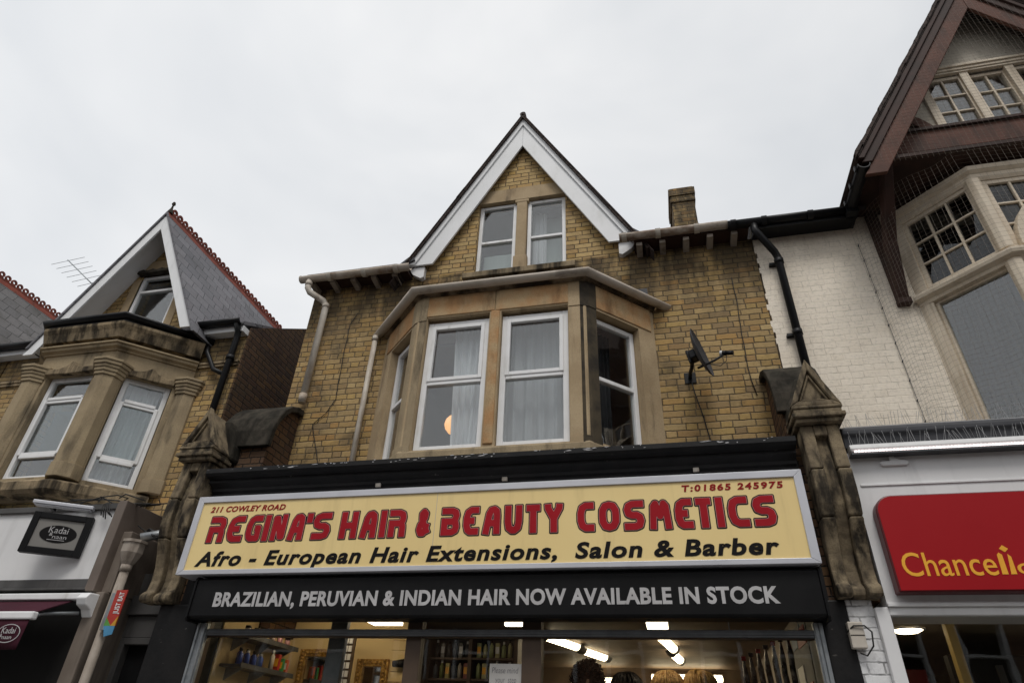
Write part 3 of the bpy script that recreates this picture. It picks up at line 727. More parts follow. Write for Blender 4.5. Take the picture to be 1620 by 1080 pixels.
for (a, b, ia, ib) in ((-4.72, -4.05, -4.66, -4.10), (1.14, 1.60, 1.19, 1.55)):
    MB().prism([(0, 4.9), (-.12, 4.89), (-.25, 4.82), (-.36, 4.70), (-.44, 4.55), (-.46, 4.4), (-.46, 3.8), (0, 3.8)], ia, ib, 'yz').build('parapet_wall', m_dbrick, H)
    outer = [(.0, 4.97), (-.12, 4.965), (-.25, 4.91), (-.36, 4.81), (-.45, 4.67), (-.51, 4.5), (-.53, 4.3)]
    inner = [(-.46, 4.3), (-.445, 4.5), (-.40, 4.63), (-.32, 4.75), (-.23, 4.84), (-.11, 4.89), (.0, 4.895)]
    MB().prism(outer+inner, a, b, 'yz').build('coping', m_moss, H, .012)
    qa, qb = (1.20, 1.53) if a > 0 else (-4.76, -4.40)
    xc = (qa+qb)/2
    MB().prism([(qa, 4.12), (qb, 4.12), (qb-.01, 4.28), (xc+.03, 4.60), (xc-.03, 4.60), (qa+.01, 4.28)], -.60, -.36).build('saddle_stone', m_moss, H, .03)
MB().box(1.192, 1.548, -.598, -.01, 2.655, 3.79).build('party_wall', m_dbrick, H)
MB().box(-4.655, -4.445, -.598, -.01, 2.655, 3.79).build('party_wall', m_dbrick, H)
# black shop cornice with peeling paint
co = MB().sweep([(0, 3.68), (.03, 3.68), (.03, 3.72), (.06, 3.735), (.06, 3.765), (.10, 3.785), (.13, 3.80), (.13, 3.83), (.20, 3.845), (.22, 3.87), (.22, 3.915), (0, 3.93)], [(-4.44, -.62), (1.17, -.62)])
co.build('shop_cornice', m_blkw, H)
MB().box(-4.44, 1.19, -.62, -.3, 2.86, 3.93).box(-4.44, -4.17, -.62, -.3, 2.5, 2.86).box(1.12, 1.19, -.62, -.3, 2.5, 2.86).build('fascia', m_blkw, H)
MB().box(-4.2, 1.16, -.55, -.3, 2.80, 2.83).build('ceiling_edge', m_shopc, H)
MB().box(-4.44, 1.19, -.3, .0, 3.80, 3.90).build('flat_roof', m_lead, H)
fk = MB()
for i in range(70):                               # flaking paint and old fixing blocks along the cornice lip
    x = random.uniform(-4.35, 1.1); w_ = random.uniform(.008, .05)*random.choice((.5, 1, 1.6)); z = 3.911+random.uniform(-.03, .002)
    fk.prism([(x, z), (x+w_*.4, z-random.uniform(0, .006)), (x+w_, z+.001), (x+w_*.7, z+random.uniform(.003, .008)), (x+w_*.2, z+random.uniform(.002, .006))], -.8425, -.838)
fk.build('paint_flakes', m_silver, H)
for x in (-2.6, -1.35, .35): MB().box(x-.025, x+.025, -.70, -.675, 3.70, 3.735).build('fixing_block', m_pipe, H, .004)
# black side piers of the shop front
MB().box(-4.62, -4.165, -.66, .0, 0, 2.66).build('pier', m_blkw, H, .01)
MB().box(1.10, 1.29, -.655, .0, 0, 2.66).build('pier', m_blkw, H, .01)
MB().box(1.29, 1.47, -.652, .0, 0, 2.66).build('painted_pier', m_wtile, H, .006)
# shop window frames
sw = MB()
gx0, gx1 = -4.15, 1.10
for (a, b, y0, y1) in ((gx0-.01, gx0+.045, -.62, -.5), (gx1-.05, gx1+.0, -.62, -.5), (-2.16, -2.03, -.60, -.50), (-1.165, -1.01, -.61, -.49)): sw.box(a, b, y0, y1, .15, 2.55)
sw.box(gx0+.045, gx1-.05, -.58, -.52, 2.40, 2.43); sw.box(gx0+.045, gx1-.05, -.59, -.5, .1, .45)
fr = sw.build('shop_window', m_brownf, H, .004)
for (a, b) in ((gx0+.045, -2.16), (-2.03, -1.165), (-1.01, gx1-.05)):
    MB().box(a, b, -.556, -.55, .45, 2.40).build('pane', m_glassd, fr); MB().box(a, b, -.556, -.55, 2.43, 2.80).build('pane', m_glassd, fr)
MB().box(-2.955, -2.80, -.44, -.38, .1, 2.6).build('post', m_galvd, fr, .004)
# shop room
room(-4.2, 1.16, -.3, 5.0, .0, 2.80, m_shopc, H, 'shop_room')
MB().box(-4.19, -2.60, .95, 1.0, 0, 2.795).box(-4.19, -4.15, -.3, .95, 0, 2.795).build('partition', m_shopw, H)
MB().box(-1.9, 1.15, 4.9, 4.99, .01, 2.55).build('back_wall', m_shopw, H)
# ------------------------------------------------------------------ yellow sign box
sg = thing('shop_sign', 'long yellow light box sign with red lettering in a pale metal frame', 'sign', (-1.62, -.74, 2.87))
sx0, sx1, sz0, sz1, sy = -4.385, 1.145, 2.872, 3.607, -.865
MB().box(sx0+.004, sx1-.004, -.855, -.625, sz0+.004, sz1-.004).build('sign_case', m_alu, sg)
MB().box(sx0+.06, sx1-.06, sy+.003, -.80, sz0+.035, sz1-.055).build('sign_face', m_yellow, sg)
for poly in ([(sx0, sz0), (sx1, sz0), (sx1-.065, sz0+.042), (sx0+.065, sz0+.042)], [(sx0+.065, sz1-.06), (sx1-.065, sz1-.06), (sx1, sz1), (sx0, sz1)],
             [(sx0, sz0), (sx0+.065, sz0+.042), (sx0+.065, sz1-.06), (sx0, sz1)], [(sx1-.065, sz0+.042), (sx1, sz0), (sx1, sz1), (sx1-.065, sz1-.06)]):
    MB().prism(poly, sy-.012, sy+.03).build('sign_frame', m_alu, sg, .004)
MB().box(-1.921, -1.917, sy+.0015, sy+.01, sz0+.06, sz1-.06).build('panel_joint', m_pipe, sg)
LET = [('R', -4.185, -3.998), ('E', -3.982, -3.800), ('G', -3.784, -3.614), ('I', -3.598, -3.535), ('N', -3.518, -3.358), ('A', -3.345, -3.175), ("'", -3.163, -3.108), ('S', -3.102, -2.908),
       ('H', -2.827, -2.644), ('A', -2.628, -2.458), ('I', -2.437, -2.373), ('R', -2.357, -2.18), ('&', -2.094, -1.955), ('B', -1.866, -1.684), ('E', -1.664, -1.510), ('A', -1.492, -1.320), ('U', -1.297, -1.127),
       ('T', -1.109, -.972), ('Y', -.952, -.776), ('C', -.672, -.516), ('O', -.492, -.308), ('S', -.287, -.108), ('M', -.085, .107), ('E', .122, .276), ('T', .288, .425), ('I', .444, .512), ('C', .535, .703), ('S', .722, .905)]
sts = []
for (ch, a, b) in LET: sts += strokes(ch, a+.009, b-.009, 3.161, 3.404, (.0285 if ch not in '&MN' else .0255))
gr = sdf_grid(sts, .005)
big = sdf_mesh(gr, .0115, sy+.0015).build('lettering', m_ink, sg, fix=False)
sdf_mesh(gr, .003, sy-.0005).build('letter_outline', m_pink, big, fix=False)
sdf_mesh(gr, -.001, sy-.0025).build('letter_fill', m_red, big, fix=False)
TL = lambda body, x, z, w, h, mat, bold=.02, shear=.18, space=1.08, y=sy+.001, par=sg, **k: text('lettering', body, mat, par, (x, y, z), 1.0, width=w, height=h, bold=bold, shear=shear, space=space, **k)
TL('211 COWLEY ROAD', -4.223, 3.450, .80, .056, m_redt, .028)
TL('T:01865 245975', .205, 3.463, .785, .056, m_redt, .035, .12, 1.25)
TL('Afro - European Hair Extensions,', -4.222, 2.945, 3.385, .136, m_ink, .033, .20, 1.12)
TL('Salon & Barber', -.69, 2.945, 1.565, .134, m_ink, .034, .18, 1.12)
# ------------------------------------------------------------------ roller shutter with white lettering
sh = thing('roller_shutter', 'black roller shutter box with worn silver lettering and grey side guides below the yellow sign', 'shutter', (-1.5, -.7, 2.5))
MB().prism([(-.62, 2.512), (-.80, 2.512), (-.82, 2.53), (-.82, 2.835), (-.80, 2.855), (-.62, 2.855)], -4.165, 1.115, 'yz').build('shutter_box', m_blk, sh, .006)
MB().prism([(-.61, 2.49), (-.81, 2.49), (-.83, 2.52), (-.83, 2.845), (-.81, 2.866), (-.61, 2.866)], 1.115, 1.135, 'yz').build('end_plate', m_blk, sh, .003)
MB().prism([(-.61, 2.49), (-.81, 2.49), (-.83, 2.52), (-.83, 2.845), (-.81, 2.866), (-.61, 2.866)], -4.185, -4.165, 'yz').build('end_plate', m_blk, sh, .003)
TL('BRAZILIAN, PERUVIAN & INDIAN HAIR NOW AVAILABLE IN STOCK', -3.945, 2.606, 4.76, .124, m_silver, .036, 0, 1.06, y=-.8205, par=sh)
for (a, b) in ((-4.16, -4.055), (1.03, 1.098)):
    m = MB(); m.box(a, b, -.66, -.625, 0, 2.50); m.box(a+.01, a+.03, -.675, -.66, 0, 2.50); m.box(b-.03, b-.01, -.675, -.66, 0, 2.50)
    m.build('guide_rail', m_galv, sh, .003)
MB().box(-4.05, 1.03, -.66, -.63, 2.40, 2.452).box(-4.05, 1.03, -.668, -.66, 2.415, 2.43).build('bottom_slat', m_galvd, sh, .004)
# ------------------------------------------------------------------ inside the shop
LG = 'ceiling lights in the cosmetics shop'
def tube_light(name, label, c, d, l, w=.11, cap=True, mat=m_lamp):
    t = thing(name, label, 'light', c, LG); a = atan2(d[1], d[0]); Mx_ = Matrix.Translation(c) @ Matrix.Rotation(a, 4, 'Z')
    MB(Mx_).box(-l/2, l/2, -w*.4, w*.4, -.02, .0).build('base', m_whitep, t)
    MB(Mx_).prism([(w/2*cos(pi+pi*k/8), -.02+.062*sin(pi+pi*k/8)) for k in range(9)], -l/2+.02, l/2-.02, 'yz').build('diffuser', mat, t)
    for s_ in (-1, 1): MB(Mx_).prism([((w/2+.008)*cos(pi+pi*k/8), -.02+.070*sin(pi+pi*k/8)) for k in range(9)], s_*l/2-.06, s_*l/2+.06, 'yz').build('end_cap', m_grey, t)
    return t
ZC = 2.797
tube_light('tube_light', 'near rounded fluorescent light on the shop ceiling, beside the dark door frame', (-1.27, 2.1, ZC), (.3, .95), .95)
tube_light('tube_light', 'far rounded fluorescent light behind the one beside the dark door frame', (-1.0, 3.12, ZC), (.3, .95), .8)
tube_light('tube_light', 'near rounded fluorescent light in the middle of the right shop window', (-.05, 2.1, ZC), (.14, .99), 1.15)
tube_light('tube_light', 'far rounded fluorescent light just behind the middle one, above the long strip', (.05, 3.3, ZC), (.14, .99), .8)
tube_light('tube_light', 'added fluorescent light brightening the left shelves, seen only in the gilt mirror', (-3.35, .25, ZC), (1, 0), 1.2)  # hidden tube added to brighten the left side, after the mirror's lit strip
def strip(label, x0, x1, z):
    t = thing('strip_light', label, 'light', ((x0+x1)/2, 4.85, z), LG)
    MB().box(x0, x1, 4.78, 4.86, z-.04, z+.04).build('tube', m_lamp, t, .02); MB().box(x0, x1, 4.86, 4.9, z-.06, z+.06).build('base', m_whitep, t)
strip('long bright strip light across the shop back wall above the blonde wigs', -.33, .70, 2.66); strip('bright strip light on the back wall behind the curly dark wig', -1.55, -.72, 2.60)
for (x, y, l_, dx, lab) in ((-2.72, .12, .34, .15, 'slanting lit ceiling panel glimpsed above the grey rail, left of centre'), (-.105, .32, .30, .095, 'square lit ceiling panel glimpsed above the grey rail, right of centre'), (-1.36, .30, .06, .17, 'sliver of a lit ceiling panel above the grey rail over the door')):
    tag(MB().box(x-dx, x+dx, y-l_/2, y+l_/2, 2.635, 2.665).build('light_panel', m_lamp2, None, .004, loc=(x, y, 2.65)), lab, 'light', LG)
def product(x, y, z, h, r, col, kind, label, group):
    mt = plain('pack_%02x%02x%02x' % tuple(int(min(1, c)*255) for c in col), col, None, 9, .35, 0, 0, 30, .5)
    if kind == 'bottle':
        o = MB().lathe([(0, 0), (r, 0), (r, h*.68), (r*.4, h*.8), (r*.4, h*.86)], (x, y, z), 12).build('bottle', mt, None, loc=(x, y, z))
        MB().lathe([(r*.5, h*.84), (r*.5, h), (0, h)], (x, y, z), 10).build('cap', m_ink if random.random() < .5 else m_whitep, o)
    elif kind == 'jar':
        o = MB().lathe([(0, 0), (r, 0), (r*1.02, h*.7), (r*.9, h*.74)], (x, y, z), 12).build('jar', mt, None, loc=(x, y, z)); MB().lathe([(r*.98, h*.72), (r*.98, h), (0, h)], (x, y, z), 12).build('lid', m_ink, o)
    else:
        o = MB().box(x-r, x+r, y-r*.7, y+r*.7, z, z+h).build('carton', mt, None, .004, loc=(x, y, z)); MB().box(x-r*.8, x+r*.8, y-r*.7-.002, y-r*.7, z+h*.3, z+h*.75).build('pack_label', m_whitep if random.random() < .5 else m_gold, o)
    return tag(o, label, kind, group)
def shelf(x0, x1, y0, y1, z, label):
    t = thing('wall_shelf', label, 'shelf', ((x0+x1)/2, y1, z))
    MB().box(x0, x1, y0, y1, z-.025, z).build('board', m_galvd, t, .003); MB().box(x0, x1, y0-.012, y0, z-.03, z+.012).build('price_strip', m_alu, t)
    for x in (x0+.1, x1-.1): MB().prism([(y0+.05, z-.026), (y1, z-.026), (y1, z-.13)], x-.008, x+.008, 'yz').build('shelf_bracket', m_galv, t)
for z_, lb in ((2.475, 'upper grey shelf of pink jars on the left wall of the shop'), (2.225, 'lower grey shelf of blue bottles on the left wall of the shop')):
    t = thing('wall_shelf', lb, 'shelf', (-4.05, .3, z_))
    MB().box(-4.15, -3.93, -.22, .74, z_-.025, z_).build('board', m_galvd, t, .003); MB().box(-3.93, -3.918, -.22, .74, z_-.03, z_+.012).build('price_strip', m_galvd, t)
    for y in (-.1, .3, .70): MB().prism([(-4.15, z_-.026), (-3.97, z_-.026), (-4.15, z_-.13)], y-.008, y+.008).build('shelf_bracket', m_galv, t)
for i in range(12): product(-3.98-.04*(i % 2), -.16+i*.075, 2.477, .085, .026, (.55, .28, .30) if i % 3 else (.6, .5, .45), 'jar', 'small pink jar in the row on the upper left shop shelf', 'pink jars on the upper shelf')
for i in range(8): product(-3.99-.05*(i % 2), -.16+i*.058, 2.227, .13+.02*(i % 2), .026, (.02, .05, .28) if i % 2 else (.03, .09, .42), 'bottle', 'blue bottle in the row on the lower left shop shelf', 'blue bottles on the lower shelf')
product(-3.97, .36, 2.227, .19, .024, (.62, .56, .48), 'bottle', 'tall cream bottle between the blue bottles and the red cartons', None)
for i, c in enumerate(((.45, .04, .03), (.05, .30, .08), (.55, .12, .04))): product(-3.97, .46+i*.085, 2.227, .13+.03*(i == 0), .03, c, 'carton', ['red carton next to the tall cream bottle', 'green carton between two red ones on the lower left shelf', 'orange red carton at the right end of the lower left shelf'][i], 'cartons on the lower shelf')
def mirror(x0, x1, z0, z1, y, label):
    t = thing('gilt_mirror', label, 'mirror', ((x0+x1)/2, y, z0)); fw = .075
    for (a, b, c, d) in ((x0, x0+fw, z0, z1), (x1-fw, x1, z0, z1), (x0+fw, x1-fw, z1-fw, z1), (x0+fw, x1-fw, z0, z0+fw)):
        m = MB().box(a, b, y-.05, y, c, d)
        ln = max(b-a, d-c); k = int(ln/.035)
        for i in range(k):
            u = (i+.5)/k; cx, cz = ((a+b)/2, c+(d-c)*u) if d-c > b-a else (a+(b-a)*u, (c+d)/2)
            m.lathe([(0, -.02), (.014, -.014), (.02, 0)], (cx, y-.05, cz), 8, 'y')
        m.build('frame', m_gilt, t, .006)
    mm = plain('mirror_silver', (.75, .73, .7), None, 2, .04, 1.0, 0)
    MB().box(x0+fw, x1-fw, y-.02, y-.01, z0+fw, z1-fw).build('mirror_glass', mm, t)
mirror(-3.98, -3.50, 1.2, 2.50, .94, 'gilt framed mirror left of the grey window post in the shop')
mirror(-3.29, -2.93, 1.2, 2.41, .94, 'gilt framed mirror right of the grey window post in the shop')
rk = thing('card_rack', 'tall narrow rack of small white hair clip cards between the two gilt mirrors', 'rack', (-3.4, .7, 1))
MB().box(-3.37, -3.22, .62, .66, .6, 2.62).build('back_panel', m_brownf, rk)
for j in range(9):
    for i in range(3): MB().box(-3.36+i*.046, -3.325+i*.046, .60, .61, 1.9+j*.077, 1.955+j*.077).build('card', m_silver, rk)
sl_ = MB()
for j in range(12): sl_.box(-2.93, -2.605, .935, .949, 1.5+j*.1, 1.592+j*.1)
tag(sl_.build('slat_wall', m_shopw, None, .003), 'cream slatted display panel on the shop wall left of the door', 'display panel')
hk = thing('hair_dryer', 'black hair dryer hanging on the cream slatted panel', 'hair dryer', (-2.78, .86, 2.33))
MB().tube([(-2.86, .86, 2.36), (-2.72, .86, 2.37)], [.03, .045], 12).build('barrel', m_blkpl, hk); MB().tube([(-2.73, .86, 2.35), (-2.71, .87, 2.22)], .02, 10).build('handle', m_blkpl, hk)
# shelves behind the door
ds = thing('display_shelves', 'brown wooden display shelves of hair products seen behind the shop door', 'shelves', (-1.9, 1.4, 0))
for x in (-2.6, -2.13, -1.62): MB().box(x-.02, x+.02, 1.2, 1.6, 0, 2.74).build('upright', m_brownf, ds)
for z in (2.02, 2.27, 2.47): MB().box(-2.58, -1.64, 1.21, 1.6, z-.02, z).build('shelf_board', m_brownf, ds)
MB().box(-2.6, -1.6, 1.6, 1.63, 0, 2.74).build('back_panel', m_grey, ds)
pc = [(.05, .045, .04), (.35, .30, .05), (.18, .22, .06), (.10, .12, .14), (.30, .06, .04), (.45, .40, .32)]
for j, z in enumerate((2.022, 2.272, 2.472)):
    for i in range(13):
        x = -2.53+i*.069
        if abs(x+2.13) < .04: continue
        col = pc[(i*5+j*3) % 6] if x < -2.13 else ((.30, .34, .16) if (i % 2) else (.42, .40, .20))
        if j == 2 and x < -2.13: col = (.06, .06, .065)
        product(x, 1.28, z, .15+.03*((i+j) % 3)*.5, .024, col, 'bottle' if (i+j) % 3 else 'carton', 'small hair product among the others on the shelves behind the door', 'hair products on the display shelves')
# hair packs hanging on the right
PK = 'shiny hair packs hanging by the right window edge'
m_foil = plain('foil_pack', (.30, .28, .26), (.03, .028, .028), 14, .22, .6, .6, 18, .6)
for i in range(7):
    x = .60+i*.065; z1 = 2.36+.03*i; o = MB()
    n_ = 6
    vs = []
    for j in range(9):
        for k in range(n_):
            a = 2*pi*k/n_; vs.append((x+.024*cos(a)*(.4 if j in (0, 8) else 1)+.004*sin(j*2+i), .30+.02*(i % 2)+.012*sin(a), z1-.95+j*.95/8))
    o.add(vs, [(j*n_+k, j*n_+(k+1) % n_, (j+1)*n_+(k+1) % n_, (j+1)*n_+k) for j in range(8) for k in range(n_)], True)
    q = o.build('hair_pack', m_foil, None, loc=(x, .3, z1-.95)); MB().box(x-.02, x+.02, .295, .30, z1, z1+.035).build('header_card', m_ink if i % 2 else m_redt, q)
    tag(q, 'long shiny foil pack of hair hanging at the right of the shop window', 'hair pack', PK)
rr_ = thing('pack_rail', 'chrome rail the shiny hair packs hang from', 'rail', (.85, .3, 2.62)); MB().tube([(.5, .32, 2.60), (1.12, .32, 2.60)], .008, 8).build('bar', m_galv, rr_); MB().tube([(.52, .32, 2.60), (.52, .32, 2.798)], .006, 6).tube([(1.1, .32, 2.60), (1.1, .32, 2.798)], .006, 6).build('hanger', m_galv, rr_)
bp = thing('poster_board', 'dark poster board with red and blue blocks on the right shop wall', 'poster', (1.12, .6, 1.5))
MB().box(1.105, 1.15, .05, 1.2, 1.5, 2.66).build('board', m_grey, bp)
for (y0, y1, z0, z1, mt) in ((.1, .5, 2.48, 2.62, m_redt), (.52, .8, 2.5, 2.62, plain('blue_print', (.03, .09, .22), None, 4, .5, 0, 0)), (.15, .4, 1.9, 2.2, m_redt), (.45, .75, 2.0, 2.35, m_silver)): MB().box(1.098, 1.105, y0, y1, z0, z1).build('print', mt, bp)
# wigs on display heads
def wig(x, y, ztop, colr, col2, kind, label):
    t = thing('wig_mannequin', label, 'wig', (x, y, ztop-.62))
    skin = plain('display_head_skin', (.42, .27, .18), None, 4, .5, 0, 0)
    hm = plain('hair_%s' % kind, colr, col2, 30, .45, 0, .3, 120, .4)
    c = (x, y, ztop-.125)
    prof = [(0, -.46), (.10, -.46), (.10, -.43), (.055, -.36), (.05, -.20), (.055, -.14), (.07, -.10), (.078, -.03), (.08, .03), (.07, .075), (.04, .105), (0, .115)]
    m = MB(); vs = []; fs = []; n_ = 20
    for (r, h) in prof:
        for k in range(n_):
            a = 2*pi*k/n_; q = r
            yy = q*sin(a)*1.15
            if abs(a-1.5*pi) < .25 and -.06 < h < .0: yy -= .018
            vs.append((x+q*cos(a), y+yy, c[2]+h))
    fs = [(j*n_+k, j*n_+(k+1) % n_, (j+1)*n_+(k+1) % n_, (j+1)*n_+k) for j in range(len(prof)-1) for k in range(n_)]
    MB().add(vs, fs, True).build('head', skin, t)
    hs_ = MB(); N_ = 420 if kind == 'curly' else 300
    for i in range(N_):
        a = random.uniform(0, 2*pi); e = random.uniform(-.15, 1)**1.0; ph = math.asin(max(-1, min(1, e)))
        if -2.3 < (a if a < pi else a-2*pi) < -.85 and e < .45: continue
        d = Vector((cos(a)*cos(ph), sin(a)*cos(ph)*1.12, sin(ph)))
        b0 = Vector(c)+Vector((d.x*.082, d.y*.082, d.z*.112+.005))
        if kind == 'curly':
            r_ = random.uniform(.05, .10); pts = []; t1 = d.orthogonal().normalized(); t2 = d.cross(t1)
            for j in range(7):
                s_ = j/6; pts.append(b0+d*r_*s_+(t1*cos(j*1.5+i)+t2*sin(j*1.5+i))*.016)
            hs_.tube(pts, .007, 4, False)
        else:
            pts = []; down = Vector((d.x*.25, d.y*.25, -1))
            q = b0.copy(); v = d*.3+Vector((cos(a), sin(a), .2))*.6
            tan = Vector((cos(a), sin(a), 0))
            for j in range(8):
                pts.append(q.copy()); ang = ph-j*.28
                dirv = Vector((-sin(ang)*-cos(a), -sin(ang)*-sin(a), -abs(cos(ang)))) if j > 1 else Vector((cos(a)*.7, sin(a)*.7, -.2))
                if q.z < c[2]+.02: dirv = Vector((.06*cos(a), .06*sin(a), -1))
                q = q+dirv.normalized()*.035
                rad = Vector(((q.x-x)/.098, (q.y-y)/.11, (q.z-c[2])/.128)) if q.z > c[2] else Vector(((q.x-x)/.098, (q.y-y)/.11, 0))
                if rad.length < 1: q = Vector((x+(q.x-x)/max(.01, rad.length), y+(q.y-y)/max(.01, rad.length), q.z if q.z <= c[2] else c[2]+(q.z-c[2])/max(.01, rad.length)))
            hs_.tube(pts, .0085, 4, False)
    cap = MB().lathe([(.093, -.03), (.094, .03), (.080, .085), (.045, .118), (0, .126)], c, 20)
    hs_.add(cap.v, cap.f, True)
    hs_.build('wig', hm, t)
    MB().lathe([(0, -.62), (.11, -.62), (.11, -.6), (.02, -.58), (.02, -.46)], (x, y, c[2]), 16).build('stand', m_blkpl, t)
wig(-.785, .60, 2.322, (.018, .010, .008), (.05, .018, .012), 'curly', 'dark red brown curly wig on a display head in the right shop window')
wig(-.43, .60, 2.298, (.010, .009, .009), (.02, .016, .014), 'black', 'short black wig between the curly one and the blonde ones')
wig(-.06, .58, 2.312, (.75, .50, .20), (.42, .24, .09), 'blonde', 'light blonde wig with darker roots, left of the two blonde ones')
wig(.225, .58, 2.325, (.70, .45, .16), (.50, .30, .11), 'golden', 'golden blonde wig nearest the hanging foil packs')
fp = MB()
for i in range(20): fp.box(.28+i*.042, .305+i*.042, 4.80, 4.88, 2.42, 2.50)
tag(fp.build('pack_row', m_roomd, None), 'row of little hanging packs along the shop back wall under the long strip light', 'packs')
nt_ = thing('paper_note', 'handwritten paper note taped inside the shop door glass', 'note', (-1.29, -.56, 2.1))
MB().box(-1.435, -1.172, -.5605, -.5575, 1.94, 2.215).build('sheet', plain('paper_sheet', (.62, .60, .57), None, 3, .9, 0, 0), nt_)
m_pen = plain('pencil_line', (.12, .115, .13), None, 4, .9, 0, 0)
text('lettering', 'Please mind', m_pen, nt_, (-1.415, -.5612, 2.148), 1, width=.215, height=.042, bold=-.012, shear=.15, depth=.0004)
text('lettering', 'your  step', m_pen, nt_, (-1.385, -.5612, 2.082), 1, width=.17, height=.042, bold=-.012, shear=.1, depth=.0004)
# ------------------------------------------------------------------ satellite dish and cables on the brick
d = thing('satellite_dish', 'dark grey satellite dish on the brick wall right of the middle bay', 'satellite dish', (.46, -.03, 4.92))
dc = Vector((.53, -.40, 5.06)); ax = Vector((.93, -.33, .20)).normalized()
Rm = ax.to_track_quat('Z', 'Y').to_matrix().to_4x4()
m = MB(Matrix.Translation(dc) @ Rm); pr = [(0.001, 0)]+[(.26*k/8, .050*(k/8)**2) for k in range(1, 9)]+[(.265, .055), (.262, .048)]+[(.26*k/8, .050*(k/8)**2-.008) for k in range(7, 0, -1)]+[(.001, -.008)]
m.lathe(pr, (0, 0, 0), 36); m.build('dish', m_lead, d)
MB().box(.40, .52, -.012, 0, 4.95, 5.08).build('wall_plate', m_blkpl, d, .004)
MB().tube([(.46, -.01, 5.02), (.46, -.16, 5.0), (.47, -.28, 4.98), (.48, -.36, 5.03)], .02, 10).build('mast', m_blkpl, d)
MB(Matrix.Translation(dc) @ Rm).box(-.06, .06, -.05, .05, -.07, -.005).box(-.035, .035, -.08, .08, -.10, -.07).build('clamp', m_blkpl, d, .01)
le = Vector((.80, -.46, 5.01)); lb = dc+Vector((.03, -.03, -.16))
MB().tube([lb-ax*.05, lb, (lb+le)/2+Vector((0, 0, -.01)), le], .012, 8).build('feed_arm', m_blkpl, d)
dl = (Vector((-.9, .30, .22))).normalized()
MB().tube([le, le+dl*.035], .026, 12).tube([le-dl*.07, le], .021, 12).build('receiver', m_blkpl, d); MB().tube([le+dl*.035, le+dl*.06], .027, 12).build('feed_cap', m_whitep, d)
MB().tube([le+Vector((.0, 0, -.02)), le+Vector((-.01, 0, -.09)), le+Vector((-.07, .01, -.135)), le+Vector((-.15, .03, -.10)), le+Vector((-.22, .05, -.05))], .004, 6).build('feed_cable', m_cable, d)
def cable(pts, label, r=.005):
    P_ = []
    for i in range(len(pts)-1):
        a, b = Vector(pts[i]), Vector(pts[i+1]); k = max(2, int((b-a).length/.12))
        for j in range(k): P_.append(a+(b-a)*j/k+Vector((random.uniform(-.006, .006), 0, 0)))
    P_.append(Vector(pts[-1])); tag(MB().tube(P_, r, 6).build('wall_cable', m_cable, None), label, 'cable')
cable([(.47, -.02, 4.96), (.51, -.012, 4.7), (.55, -.012, 4.45), (.575, -.012, 4.2), (.58, -.012, 3.92)], 'thin black cable hanging straight down from the satellite dish', .006)
cable([(1.075, -.012, 6.3), (1.08, -.012, 6.0), (1.06, -.012, 5.5), (1.05, -.012, 5.1), (1.09, -.012, 4.75)], 'thin black cable down the brick near the white painted edge')
cable([(-3.62, -.012, 6.38), (-3.70, -.012, 6.2), (-3.69, -.012, 5.6), (-3.67, -.012, 5.1), (-3.76, -.012, 4.92), (-3.90, -.012, 4.78), (-3.80, -.012, 4.5), (-3.72, -.012, 4.3), (-3.70, -.012, 3.95)], 'wandering black cable on the brick between the two cream downpipes', .0045)
# ================================================================== THE RIGHT HOUSE (timber gable)
R = thing('gabled_house', 'white painted house with brown timber gable and leaded bay on the right', 'house', (4.2, 0, 0))
CX, RY, RS, RA = 4.2, -.88, 1.63, 9.92          # gable centre, board plane, slope, ridge underside
m = MB()
z = 4.0; k = 0
while z < 7.0:
    xl = XR+.012+random.choice((-.01, -.006, 0, .004, .008, .012, -.02, .0))
    m.box(xl, 2.88, -.004, .25, z, min(7.0, z+.075)); z += .075
wall(m, 2.88, 6.2, 2.7, 7.05, [(2.95, 5.45, 4.05, 6.9)], .0, .25)
m.box(XR+.02, 2.88, .0, .25, 2.7, 4.0)
m.build('wall', m_wbrick, R)
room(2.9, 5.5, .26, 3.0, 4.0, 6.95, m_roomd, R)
MB().prism([(-.26, 6.87), (3.6, 10.0), (3.6, 10.06), (-.26, 6.93)], XR, 2.6, 'yz').build('main_roof', m_tile, R)
# black main gutter, rafter shadow board and return gutter
gutter([(1.10, -.255, 6.9), (2.43, -.255, 6.885)], .064, 'gutter', m_blkpl, R, [(1.16, -.255), (1.5, -.255), (2.0, -.255)])
MB().box(XR, 2.5, -.22, .02, 6.83, 6.86).box(XR, 2.5, -.235, -.215, 6.80, 6.90).build('eaves_board', m_blkpl, R)
m = MB(); rg = .064
m.prism([(2.43+rg*cos(pi+pi*k/8), 6.9+rg*sin(pi+pi*k/8)) for k in range(9)]+[(2.43+(rg-.01)*cos(2*pi-pi*k/8), 6.9+(rg-.01)*sin(2*pi-pi*k/8)+.002) for k in range(9)], -.93, -.10)
m.box(2.37, 2.49, -.33, -.20, 6.80, 6.92)
m.build('return_gutter', m_blkpl, R)
for y in (-.36, -.62, -.86): MB().box(2.352, 2.372, y-.02, y+.02, 6.87, 6.93).build('gutter_clip', m_blkpl, R)
MB().tube([(1.385, -.255, 6.86), (1.385, -.255, 6.76), (1.41, -.25, 6.71), (1.57, -.12, 6.52), (1.60, -.085, 6.46), (1.60, -.085, 3.98)], .042, 12).build('downpipe', m_blkpl, R)
m = MB()
for z in (6.40, 5.42): m.tube([(1.60, -.085, z-.03), (1.60, -.085, z+.03)], .052, 12).box(1.50, 1.60, -.06, -.005, z-.014, z+.014)
m.build('pipe_clip', m_blkpl, R)
